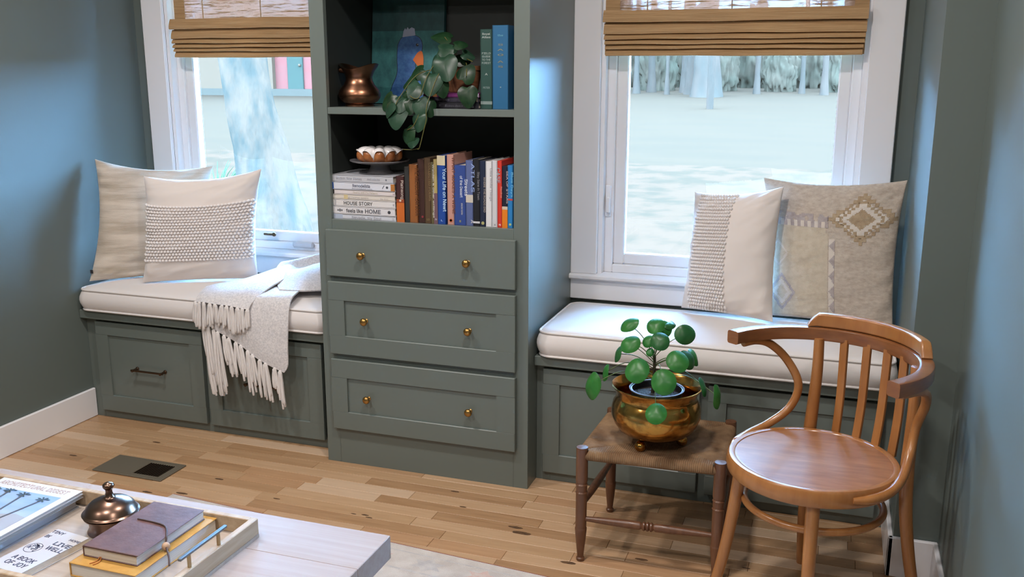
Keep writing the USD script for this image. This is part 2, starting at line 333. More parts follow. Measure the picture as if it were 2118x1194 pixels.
bench('window_bench', 'sage green window bench under the right window, behind the chair and stool', W + 0.001, XR - 0.001, [(0.808, 1.345), (1.372, 1.905)], False)

def seat_cushion(label, x0, x1, y0, y1):
    c = thing('bench_cushion', label, 'cushion', ((x0 + x1) / 2, (y0 + y1) / 2, 0.466))
    nx, ny = 60, 24; z0, z1, r = 0.468, 0.556, 0.032
    def outline(k, off):                  # rounded rectangle at inset off
        pts = []
        rr = 0.045
        for (cx, cy, a0) in ((x1 - rr, y1 - rr, 0), (x0 + rr, y1 - rr, 90), (x0 + rr, y0 + rr, 180), (x1 - rr, y0 + rr, 270)):
            for t in np.linspace(0, 90, 9): pts.append((cx + (rr - off) * math.cos(math.radians(a0 + t)), cy + (rr - off) * math.sin(math.radians(a0 + t))))
        pts = np.array(pts); d = np.roll(pts, -1, 0) - pts; out = []
        for p, q in zip(pts, np.roll(pts, -1, 0)):
            n = max(1, int(np.linalg.norm(q - p) / 0.03))
            for t in range(n): out.append(p + (q - p) * t / n)
        return np.array(out)
    base = outline(0, 0); n = len(base); cen = np.array([(x0 + x1) / 2, (y0 + y1) / 2])
    def ring(off, z):
        o = base.copy(); d = cen - o; ax = np.array([x1 - x0, y1 - y0]) / 2
        o = cen + (o - cen) * (1 - off / ax); return np.column_stack([o, np.full(n, z)])
    rings = [ring(0.02, z0)]
    for t in np.linspace(0, 1, 7): rings.append(ring(0.004 - 0.012 * math.sin(math.pi * t), z0 + 0.004 + (z1 - z0 - 0.008) * t))
    for k in range(1, 16):
        f = k / 15; off = 0.5 * (y1 - y0) * f
        rings.append(ring(off if f < 1 else 0.5 * (y1 - y0) * 0.98, z1 + 0.028 * (1 - (1 - f) ** 2.2)))
    # push inset so that rings collapse to a line along x
    for k in range(8, len(rings)):
        f = (k - 7) / 15; hy = (y1 - y0) / 2 * (1 - f); o = base - cen; s = np.sign(o); a = np.abs(o)
        hx = (x1 - x0) / 2 - (y1 - y0) / 2 * f
        o2 = np.column_stack([o[:, 0] * hx / ((x1 - x0) / 2), o[:, 1] * hy / ((y1 - y0) / 2)])
        rings[k][:, :2] = cen + o2
    P = np.stack(rings); P[..., 2] += 0.004 * (meshkit.fbm(P * 7, 3) - 0.5) * np.clip((P[..., 2:3].squeeze(-1) - z0) / 0.05, 0, 1)
    m = len(rings); F = []
    for i in range(m - 1):
        for j in range(n):
            j2 = (j + 1) % n; F += [[i * n + j, i * n + j2, (i + 1) * n + j2], [i * n + j, (i + 1) * n + j2, (i + 1) * n + j]]
    part(c, 'cover', (P.reshape(-1, 3), np.array(F)), cushion_fabric, smooth=True)
    for z in (z1 - 0.002, z0 + 0.004):
        o = ring(0.0025, z); part(c, 'piping', sweep(o, circle(0.0042, 8), closed=True), cushion_fabric, smooth=True)
    return c
seat_cushion('off-white linen seat cushion with piping on the left bench', XL + 0.014, -0.014, 0.046, 0.505)
seat_cushion('off-white linen seat cushion with piping on the right bench', W + 0.013, XR - 0.016, 0.046, 0.505)

# ------------------------------------------------------------------ woven roman shades
reed = mat('woven_reed', (0.36, 0.205, 0.085), 0.75, c2=(0.56, 0.36, 0.18), ns=(7, 7, 420), detail=4, ramp=(0.3, 0.7), bump=0.5, bs=(6, 6, 650), bd=0.002)
def gap_mat():
    n = {'g': ('geometry', {}), 'm': ('mapping', {'scale': (14, 14, 210)}), 'n': ('noise_texture', {'scale': 1.0, 'detail': 4.0, 'roughness': 0.65}), 'r': ('rgb_ramp', {'ramp': [(0, (0, 0, 0)), (0.36, (0, 0, 0)), (0.50, (0.14, 0.14, 0.14)), (1, (0.14, 0.14, 0.14))]}),
         'p': ('principled_bsdf', {'base_color': (0.50, 0.33, 0.18), 'roughness': 0.8}), 'tl': ('translucent_bsdf', {}), 'r2': ('rgb_ramp', {'ramp': [(0, (0.20, 0.09, 0.03)), (0.36, (0.24, 0.11, 0.04)), (0.48, (0.42, 0.22, 0.145)), (1, (0.50, 0.27, 0.18))]}), 'm1': ('mix_closure', {'fac': 0.60}), 't': ('transparent_bsdf', {}), 'm2': ('mix_closure', {})}
    l = [('g.position', 'm.vector'), ('m.vector', 'n.vector'), ('n.fac', 'r.fac'), ('r.color', 'm2.fac'), ('n.fac', 'r2.fac'), ('r2.color', 'tl.color'), ('p.BSDF', 'm1.closure1'), ('tl.BSDF', 'm1.closure2'), ('m1.closure', 'm2.closure1'), ('t.BSDF', 'm2.closure2')]
    return usdkit.material(stage, '/World/Looks/woven_open_reed', n, l, surface='m2.closure')
open_reed = gap_mat()
def shade(label, x0, x1):
    s = thing('roman_shade', label, 'window shade', ((x0 + x1) / 2, 0.52, 1.47))
    part(s, 'woven_panel', box(x0, x1, 0.533, 0.5345, 1.585, Z1W - 0.02), open_reed)
    part(s, 'edge_binding', box(x0, x0 + 0.052, 0.5322, 0.5358, 1.585, Z1W - 0.02), reed); part(s, 'edge_binding', box(x1 - 0.045, x1, 0.5322, 0.5358, 1.585, Z1W - 0.02), reed)
    for k in range(3):
        xx = x0 + (x1 - x0) * (0.17 + 0.33 * k); part(s, 'lift_cord', tube([(xx, 0.5315, 1.60), (xx, 0.5315, Z1W - 0.02)], 0.0022, 6), reed)
    part(s, 'backing', box(x0 + .004, x1 - .004, 0.5175, 0.529, 1.472, 1.612), reed)  # added box behind the folds, stops daylight showing through their gaps
    part(s, 'head_rail', box(x0, x1, 0.515, 0.56, Z1W - 0.045, Z1W - 0.016, .002), reed)
    # stacked folds: (top, bottom, y of face)
    for k, (zt, zb, yf) in enumerate([(1.624, 1.5835, 0.490), (1.5805, 1.5445, 0.497), (1.5420, 1.5255, 0.495), (1.5232, 1.5085, 0.4965), (1.5062, 1.4925, 0.4985), (1.4905, 1.469, 0.501)]):
        P = np.zeros((2, 2, 3))
        sec = []
        for t in np.linspace(0, 1, 7): sec.append((yf + 0.012 * (1 - t) ** 1.5 - 0.002 * math.sin(math.pi * t), zt + (zb - zt) * t))
        sec += [(yf + 0.005, zb - 0.0012), (yf + 0.016, zb + 0.003)] + [(yf + 0.020, zt)]
        sec = np.array(sec); n = 40; xs_ = np.linspace(x0 + 0.002 * k, x1 - 0.002 * k, n); V = []
        for x in xs_:
            wob = 0.0009 * math.sin(x * 9 + k * 2.1) + 0.0006 * math.sin(x * 23 + k)
            V.append(np.column_stack([np.full(len(sec), x), sec[:, 0] + wob * 0.5, sec[:, 1] + wob]))
        V = np.array(V); kk = len(sec); F = []
        for i in range(n - 1):
            for j in range(kk):
                j2 = (j + 1) % kk; F += [[i * kk + j, i * kk + j2, (i + 1) * kk + j2], [i * kk + j, (i + 1) * kk + j2, (i + 1) * kk + j]]
        for j in range(1, kk - 1): F.append([0, j + 1, j]); e = (n - 1) * kk; F.append([e, e + j, e + j + 1])
        part(s, 'fold', (V.reshape(-1, 3), np.array(F)), reed, smooth=35)
shade('brown woven reed roman shade half drawn in the left window', WIN[0][0] + 0.058, WIN[0][1] - 0.012)
shade('brown woven reed roman shade half drawn in the right window', WIN[1][0] + 0.012, WIN[1][1] - 0.012)
# ------------------------------------------------------------------ pillows
linen = mat('oat_linen', (0.44, 0.37, 0.29), 0.9, c2=(0.66, 0.58, 0.49), ns=(3, 3, 26), detail=5, ramp=(0.38, 0.62), bump=0.5, bs=(150, 150, 700), bd=0.0012, sheen=0.3)
cream = mat('cream_cotton', (0.76, 0.69, 0.65), 0.9, bump=0.3, bs=(700, 700, 700), bd=0.0006, sheen=0.3)
yarn = mat('white_yarn', (0.80, 0.76, 0.75), 0.95, spec=0.2)
def pillow_surface(TL, TR, BR, BL, T, kx=0.07, ky=0.07, wr=0.006, seed=0, sag=0.0):
    TL, TR, BR, BL = (np.array(p, float) for p in (TL, TR, BR, BL))
    n0 = np.cross(TR - TL, TL - BL); n0 /= np.linalg.norm(n0)
    def S(u, v, side=1.0, off=0.0):
        """u, v in -1..1 (right, up)."""
        u, v = np.asarray(u, float), np.asarray(v, float)
        x = u * (1 - kx * (1 - v * v)); y = v * (1 - np.where(v > 0, ky, 0.025) * (1 - u * u)) - sag * (1 - u * u) * (v > 0) * v
        a, b = (x + 1) / 2, (y + 1) / 2
        p = (1 - b)[..., None] * ((1 - a)[..., None] * BL + a[..., None] * BR) + b[..., None] * ((1 - a)[..., None] * TL + a[..., None] * TR)
        e = np.clip((1 - u ** 2) * (1 - v ** 2), 0, 1)
        th = T * 1.12 * (e ** 0.52) * (1 - 0.12 * e) * (1.0 if side > 0 else 0.6)
        edge = np.clip(np.maximum(np.abs(u), np.abs(v)), 0, 1) ** 3
        q = np.stack([u * 1.3 + v * .4, v * 5.0 - u, np.full_like(u, seed * 3.7 + side)], -1)
        w = (meshkit.fbm(q * 1.7, 3, seed) - 0.5) * 2 * wr * (0.35 + edge) * np.clip(e * 14, 0, 1)
        fold = wr * 1.2 * np.sin((u - v) * 7 + seed) * np.clip(1 - np.hypot(1 - np.abs(u), 1 - np.abs(v)) / 0.55, 0, 1) * np.clip(e * 12, 0, 1)
        return p + n0 * (side * (th + w + fold + off))[..., None]
    return S, n0
def pillow_mesh(S, n=56):
    t = np.sin(np.linspace(-1, 1, n) * np.pi / 2); U, V = np.meshgrid(t, t, indexing='ij')
    A, B = S(U, V, 1.0).reshape(-1, 3), S(U, V, -1.0).reshape(-1, 3); f = gridf(n, n)
    m = trimesh.Trimesh(np.vstack([A, B]), np.vstack([f, f[:, ::-1] + n * n]), process=False); m.merge_vertices(digits_vertex=6)
    return np.array(m.vertices), np.array(m.faces)
def loops(S, u0, u1, v0, v1, nu, nv, r, flip=False):
    B = trimesh.creation.icosphere(subdivisions=1, radius=1.0); bv, bf = np.array(B.vertices), np.array(B.faces); out = []; du, dv = (u1 - u0) / nu, (v1 - v0) / nv
    C = []
    for j in range(nv):
        for i in range(nu):
            C.append((u0 + (i + 0.5 + (0.25 if j % 2 else -0.25)) * du, v0 + (j + .5) * dv))
    C = np.array(C); P = S(C[:, 0], C[:, 1], 1.0, 0.001); Pu = S(C[:, 0] + .01, C[:, 1]) - S(C[:, 0] - .01, C[:, 1]); Pv = S(C[:, 0], C[:, 1] + .01) - S(C[:, 0], C[:, 1] - .01)
    N = np.cross(Pu, Pv); N /= np.linalg.norm(N, axis=1, keepdims=True); lu, lv = np.linalg.norm(Pu, axis=1, keepdims=True), np.linalg.norm(Pv, axis=1, keepdims=True)
    eu, ev = Pu / lu, Pv / lv
    V, F = [], []
    for i in range(len(C)):
        su, sv = lu[i, 0] / .02 * du * .50, lv[i, 0] / .02 * dv * .45
        k = 0.35 * (1 if i // nu % 2 else -1); a, b = eu[i] * math.cos(k) + ev[i] * math.sin(k), ev[i] * math.cos(k) - eu[i] * math.sin(k)
        if flip: a, b = eu[i], ev[i]
        F.append(bf + len(V) * len(bv)); V.append(P[i] + bv[:, :1] * a * su + bv[:, 1:2] * b * sv + bv[:, 2:] * N[i] * r)
    return np.vstack(V), np.vstack(F)

S1, _ = pillow_surface((-1.135, 0.200, 1.065), (-0.735, 0.425, 1.030), (-0.745, 0.380, 0.584), (-1.130, 0.100, 0.578), 0.066, 0.12, 0.13, 0.013, 1)
t = thing('pillow', 'beige slubby linen pillow leaning in the left corner behind the knitted pillow', 'pillow', (-0.94, 0.27, 0.59))
part(t, 'cover', pillow_mesh(S1), linen, smooth=True)
part(t, 'care_tag', box(-1.121, -1.109, 0.100, 0.1025, 0.612, 0.626), mat('tag_black', (0.03, 0.03, 0.035), 0.6))
S2, _ = pillow_surface((-0.864, 0.157, 1.010), (-0.420, 0.302, 1.040), (-0.480, 0.325, 0.590), (-0.900, 0.140, 0.582), 0.070, 0.08, 0.13, 0.010, 2)
t = thing('pillow', 'white pillow with a horizontal band of chunky knitted loops on the left bench', 'pillow', (-0.71, 0.28, 0.59))
part(t, 'cover', pillow_mesh(S2), cream, smooth=True)
part(t, 'knitted_band', loops(S2, -0.99, 0.99, -0.60, 0.50, 32, 19, 0.0075), yarn, kind='stuff', smooth=True, label='band of chunky knitted loops')
S3, _ = pillow_surface((1.245, 0.470, 1.000), (1.553, 0.345, 1.045), (1.548, 0.300, 0.592), (1.225, 0.400, 0.592), 0.076, 0.09, 0.08, 0.010, 3)
t = thing('pillow', 'white pillow with a vertical band of chunky knitted loops on the right bench', 'pillow', (1.39, 0.38, 0.59))
part(t, 'cover', pillow_mesh(S3), cream, smooth=True)
part(t, 'knitted_band', loops(S3, -0.80, 0.10, -0.985, 0.985, 15, 34, 0.0075, True), yarn, kind='stuff', smooth=True, label='band of chunky knitted loops')
S4, _ = pillow_surface((1.480, 0.440, 1.062), (1.930, 0.365, 1.078), (1.926, 0.330, 0.592), (1.535, 0.395, 0.592), 0.050, 0.07, 0.085, 0.008, 4)
kil = mat('faded_kilim', (0.43, 0.355, 0.295), 0.95, c2=(0.60, 0.53, 0.455), ns=(60, 60, 120), detail=5, ramp=(0.3, 0.7), bump=0.5, bs=(420, 420, 420), bd=0.0015)
t = thing('pillow', 'faded beige kilim pillow with a diamond medallion in the right corner', 'pillow', (1.72, 0.4, 0.59))
part(t, 'cover', pillow_mesh(S4), kil, smooth=True)
NK = 110
def cells(fn, off=0.0012):
    g = (np.arange(NK) + .5) / NK * 2 - 1; pick = [(a, b) for a in g for b in g if max(abs(a), abs(b)) < .985 and fn(a, b)]
    if not pick: return None
    c = np.array(pick); h = 1.0 / NK; V = []
    q = [S4(c[:, 0] + a * h, c[:, 1] + b * h, 1.0, o) for o in (off, -0.001) for a, b in ((-1, -1), (1, -1), (1, 1), (-1, 1))]
    V = np.stack(q, 1).reshape(-1, 3); n = len(c); f0 = np.array([[0, 1, 2], [0, 2, 3], [0, 4, 5], [0, 5, 1], [1, 5, 6], [1, 6, 2], [2, 6, 7], [2, 7, 3], [3, 7, 4], [3, 4, 0]])
    return V, (f0[None] + np.arange(n)[:, None, None] * 8).reshape(-1, 3)
ivory = mat('kilim_ivory', (0.66, 0.60, 0.54), 0.95, bump=0.5, bs=(420, 420, 420), bd=0.0015); tan_ = mat('kilim_tan', (0.36, 0.265, 0.17), 0.95, c2=(0.45, 0.345, 0.23), ns=(90, 90, 90), bump=0.5, bs=(420, 420, 420), bd=0.0015)
grey_ = mat('kilim_grey', (0.37, 0.32, 0.32), 0.95, c2=(0.46, 0.41, 0.41), ns=(90, 90, 90)); khaki = mat('kilim_khaki', (0.52, 0.45, 0.35), 0.95, c2=(0.60, 0.53, 0.43), ns=(50, 50, 50), bump=0.5, bs=(420, 420, 420), bd=0.0015)
mu, mv = 0.47, 0.50
st = lambda x, s: math.floor(x / s) * s
dia = lambda a, b: abs(a - mu) / 1.0 + abs(b - mv) / 0.72
def d_step(a, b): return abs(st(a - mu + .02, .06)) + abs(st(b - mv + .02, .05)) / 0.72
hook = lambda a, b: (int((a - mu) / .055) + int((b - mv) / .045)) % 2 == 0
part(t, 'medallion_field', cells(lambda a, b: dia(a, b) < 0.21), tan_, label='tan diamond centre')
part(t, 'medallion_outline', cells(lambda a, b: 0.21 <= dia(a, b) < 0.29 or (0.29 <= dia(a, b) < 0.40 and hook(a, b))), ivory, label='ivory stepped diamond outline')
part(t, 'medallion_border', cells(lambda a, b: (0.29 <= dia(a, b) < 0.40 and not hook(a, b)) or 0.40 <= d_step(a, b) < 0.50), tan_, label='brown stepped border')
part(t, 'woven_panel', cells(lambda a, b: a < -0.02 and -0.96 < b < 0.36 and not (0.02 > a > -0.05 and b > .3), 0.0006), khaki, label='yellowish woven panel')
part(t, 'striped_edge', cells(lambda a, b: -0.98 < a < -0.02 and 0.36 <= b < 0.46 and int((a + 1) / .055) % 2 == 0), ivory); part(t, 'striped_edge', cells(lambda a, b: -0.98 < a < -0.02 and 0.36 <= b < 0.56 and not (b < 0.46 and int((a + 1) / .055) % 2 == 0) and (b < 0.46 or meshkit.noise(np.array([a * 14, b * 14, 0.0]), 3) > 0.5)), grey_)
tri = lambda a, b: ((b + 1) % 0.22) / 0.22
part(t, 'zigzag_edge', cells(lambda a, b: 0.0 <= a < 0.10 and b < 0.2 and (a < 0.10 * (1 - abs(2 * tri(a, b) - 1)))), ivory); part(t, 'zigzag_edge', cells(lambda a, b: 0.0 <= a < 0.10 and b < 0.2 and not (a < 0.10 * (1 - abs(2 * tri(a, b) - 1)))), grey_)
part(t, 'woven_motif', cells(lambda a, b: 0.10 < abs(a + 0.80) + abs(b + 0.62) / 1.2 < 0.16), ivory); part(t, 'woven_motif', cells(lambda a, b: 0.19 < abs(a + 0.80) + abs(b + 0.62) / 1.2 < 0.24), grey_); part(t, 'woven_motif', cells(lambda a, b: 0.14 < abs(a + 0.85) + abs(b + 0.05) / 1.1 < 0.18), ivory)

# ------------------------------------------------------------------ throw blanket
throw = mat('throw_weave', (0.55, 0.53, 0.54), 0.95, c2=(0.74, 0.71, 0.71), ns=(140, 140, 140), detail=3, ramp=(0.35, 0.65), bump=0.5, bs=(300, 300, 300), bd=0.002, sheen=0.4)
fringe_m = mat('throw_fringe', (0.78, 0.74, 0.72), 0.95, c2=(0.66, 0.62, 0.60), ns=(300, 300, 20), bump=0.4, bs=(500, 500, 40), bd=0.002, sheen=0.3)
t = thing('throw_blanket', 'white and grey woven throw with tasselled fringe draped over the left bench', 'blanket', (-0.34, 0.15, 0.586))
def crump(P, a, s, seed):
    return P + (meshkit.fbm(P * s + seed, 3, seed)[..., None] - 0.5) * 2 * a * np.array([0.4, 0.4, 1.0])
HANG = [  # hanging layer: from the seat over the front edge and down to a slanting hem
 [(-0.47, 0.24, 0.594), (-0.40, 0.24, 0.600), (-0.33, 0.24, 0.602), (-0.26, 0.24, 0.604), (-0.20, 0.25, 0.606)],
 [(-0.50, 0.10, 0.594), (-0.41, 0.10, 0.598), (-0.33, 0.10, 0.600), (-0.25, 0.11, 0.602), (-0.168, 0.12, 0.604)],
 [(-0.525, 0.045, 0.580), (-0.43, 0.042, 0.583), (-0.34, 0.040, 0.586), (-0.25, 0.042, 0.586), (-0.158, 0.050, 0.586)],
 [(-0.535, 0.022, 0.545), (-0.44, 0.016, 0.540), (-0.35, 0.014, 0.535), (-0.25, 0.018, 0.530), (-0.156, 0.024, 0.520)],
 [(-0.533, 0.016, 0.520), (-0.45, 0.006, 0.500), (-0.35, 0.008, 0.480), (-0.26, 0.006, 0.455), (-0.158, 0.014, 0.430)],
 [(-0.530, 0.018, 0.498), (-0.45, 0.004, 0.470), (-0.36, 0.010, 0.440), (-0.265, 0.002, 0.395), (-0.160, 0.012, 0.350)],
 [(-0.528, 0.020, 0.482), (-0.455, 0.006, 0.452), (-0.37, 0.012, 0.412), (-0.275, 0.004, 0.360), (-0.178, 0.012, 0.318)]]
Ph = net(HANG, 7, 9); part(t, 'hanging_layer', sheet(crump(Ph, 0.004, 11, 3), 0.006), throw, smooth=60)
TOP = [  # folded-over upper layer with its fringe at the front edge of the seat
 [(-0.44, 0.36, 0.602), (-0.42, 0.37, 0.612), (-0.40, 0.38, 0.628), (-0.36, 0.40, 0.650), (-0.30, 0.42, 0.640)],
 [(-0.50, 0.24, 0.600), (-0.47, 0.25, 0.608), (-0.44, 0.26, 0.620), (-0.36, 0.27, 0.642), (-0.29, 0.30, 0.630)],
 [(-0.555, 0.13, 0.598), (-0.50, 0.13, 0.606), (-0.43, 0.13, 0.614), (-0.36, 0.14, 0.628), (-0.285, 0.18, 0.622)],
 [(-0.555, 0.070, 0.594), (-0.49, 0.060, 0.600), (-0.42, 0.058, 0.603), (-0.35, 0.064, 0.608), (-0.29, 0.085, 0.605)],
 [(-0.550, 0.024, 0.576), (-0.49, 0.018, 0.580), (-0.42, 0.014, 0.580), (-0.36, 0.016, 0.578), (-0.305, 0.022, 0.574)],
 [(-0.548, 0.010, 0.560), (-0.49, 0.000, 0.562), (-0.42, -0.004, 0.560), (-0.36, -0.002, 0.556), (-0.312, 0.006, 0.550)]]
Pt = net(TOP, 7, 9); part(t, 'upper_layer', sheet(crump(Pt, 0.004, 10, 5), 0.006), throw, smooth=60)
RUF = [  # bunched folds against the bookcase
 [(-0.40, 0.46, 0.615), (-0.30, 0.47, 0.640), (-0.20, 0.48, 0.665), (-0.10, 0.48, 0.680), (-0.02, 0.47, 0.685)],
 [(-0.40, 0.39, 0.650), (-0.31, 0.40, 0.672), (-0.20, 0.42, 0.700), (-0.10, 0.42, 0.708), (-0.015, 0.42, 0.700)],
 [(-0.39, 0.33, 0.645), (-0.31, 0.35, 0.640), (-0.21, 0.375, 0.650), (-0.10, 0.38, 0.668), (-0.014, 0.38, 0.672)],
 [(-0.36, 0.27, 0.632), (-0.29, 0.29, 0.640), (-0.20, 0.33, 0.668), (-0.10, 0.34, 0.690), (-0.014, 0.34, 0.690)],
 [(-0.31, 0.22, 0.618), (-0.25, 0.23, 0.640), (-0.18, 0.26, 0.668), (-0.09, 0.29, 0.680), (-0.014, 0.30, 0.672)],
 [(-0.29, 0.17, 0.608), (-0.225, 0.17, 0.622), (-0.16, 0.19, 0.640), (-0.08, 0.235, 0.640), (-0.014, 0.26, 0.630)],
 [(-0.25, 0.12, 0.604), (-0.20, 0.115, 0.607), (-0.150, 0.13, 0.606), (-0.08, 0.18, 0.602), (-0.014, 0.22, 0.600)]]
Pr = net(RUF, 8, 9); part(t, 'bunched_layer', sheet(crump(Pr, 0.004, 9, 7), 0.007), throw, smooth=60)
def tassel(p, L, lean, seed):
    r = np.random.default_rng(seed); out = [ball(p, 0.0075, 1, (1, 0.8, 1))]
    for k in range(5):
        a = r.uniform(-1.25, 1.25); b = r.uniform(-.6, .6); l = L * r.uniform(0.80, 1.10)
        path = catmull([np.array(p) + (a * 0.002, b * .002, 0), np.array(p) + (a * 0.007 + lean * .25, b * .004, -l * .3), np.array(p) + (a * 0.010 + lean * .6, b * .006 - .002, -l * .65), np.array(p) + (a * 0.012 + lean, b * .006 - .001, -l)], 3)
        out.append(tube(path, np.linspace(0.0062, 0.0042, len(path)), 6))
    return cat(*out)
k = 0
hem = Ph[-1]; n = len(hem)
for f in np.linspace(0.0, 0.965, 15):
    p = hem[int(f * (n - 1))] + np.array([0, -0.004, -0.004]); L = 0.135 + 0.03 * math.sin(k * 2.3) + (0.10 if 0.02 < f < 0.30 else 0.0) - (0.02 if f > 0.8 else 0)
    part(t, 'tassel', tassel(p, L, 0.02 - 0.012 * f, 100 + k), fringe_m, smooth=True); k += 1
for f in np.linspace(0.02, 0.22, 4):
    p = hem[int(f * (n - 1))] + np.array([0.006, 0.004, -0.10]); part(t, 'tassel', tassel(p, 0.15, 0.012, 130 + k), fringe_m, smooth=True); k += 1
hem = Pt[-1]; n = len(hem)
for f in np.linspace(0.02, 0.98, 11):
    p = hem[int(f * (n - 1))] + np.array([0, -0.004, -0.003]); part(t, 'tassel', tassel(p, 0.085 + 0.012 * math.sin(k), -0.004, 160 + k), fringe_m, smooth=True); k += 1

# ------------------------------------------------------------------ books
paper = mat('book_pages', (0.72, 0.66, 0.56), 0.8, c2=(0.60, 0.54, 0.45), ns=(600, 20, 600))
CM = {}
def col(c):
    key = tuple(round(x, 3) for x in c)
    if key not in CM: CM[key] = mat('cover_colour_%d' % (len(CM) + 1), key, 0.42)
    return CM[key]
def book_upright(label, x0, x1, h, y0, depth, z, c, pieces=(), group=None, name='book', lean=0):
    t = thing(name, label, 'book', ((x0 + x1) / 2, y0 + depth / 2, z), group); th = x1 - x0; b = 0.0018
    part(t, 'cover', cat(box(x0, x1, y0, y0 + 0.003, z, z + h, 0.001), box(x0, x0 + b, y0, y0 + depth, z, z + h), box(x1 - b, x1, y0, y0 + depth, z, z + h)), col(c))
    part(t, 'pages', box(x0 + b, x1 - b, y0 + 0.003, y0 + depth - 0.004, z + 0.003, z + h - 0.004), paper)
    for pc in pieces:
        if pc[0] == 'band':
            _, f0, f1, cc = pc; part(t, 'spine_band', box(x0 - .0002, x1 + .0002, y0 - 0.0004, y0 + 0.001, z + h * f0, z + h * f1), col(cc))
        elif pc[0] == 'text':      # reads downwards
            _, s, f_top, f_bot, fx, fh, cc = pc; L = h * (f_top - f_bot)
            part(t, 'lettering', put(text(s, th * fh, True, 0.0005, L), (x0 + th * fx, y0 - 0.0001, z + h * f_top), (0, 0, -1), (1, 0, 0), (0, -1, 0)), col(cc))
        elif pc[0] == 'word':      # horizontal words across the spine
            _, s, fz, fw, cc = pc; L = th * fw; m = text(s, 0.006, True, 0.0005, L)
            part(t, 'lettering', put(m, (x0 + th * (1 - fw) / 2, y0 - 0.0001, z + h * fz), (1, 0, 0), (0, 0, 1), (0, -1, 0)), col(cc))
        elif pc[0] == 'dot':
            _, fx, fz, r, cc = pc; part(t, 'emblem', put(extrude(Point(0, 0).buffer(r, 8), 0.0006), (x0 + th * fx, y0 - .0001, z + h * fz), (1, 0, 0), (0, 0, 1), (0, -1, 0)), col(cc))
    return t
ZB = ZOP
BX = [0.2985, 0.3275, 0.3475, 0.3775, 0.4035, 0.427, 0.437, 0.451, 0.480, 0.4865, 0.511, 0.5535, 0.579, 0.603, 0.624, 0.646, 0.665, 0.681, 0.7005, 0.7185]
BH = [t_ - 0.91 for t_ in (1.067, 1.099, 1.108, 1.126, 1.132, 1.118, 1.128, 1.141, 1.126, 1.145, 1.111, 1.128, 1.132, 1.128, 1.127, 1.130, 1.130, 1.113, 1.116)]
cream_c, gold = (0.62, 0.55, 0.38), (0.50, 0.36, 0.10)
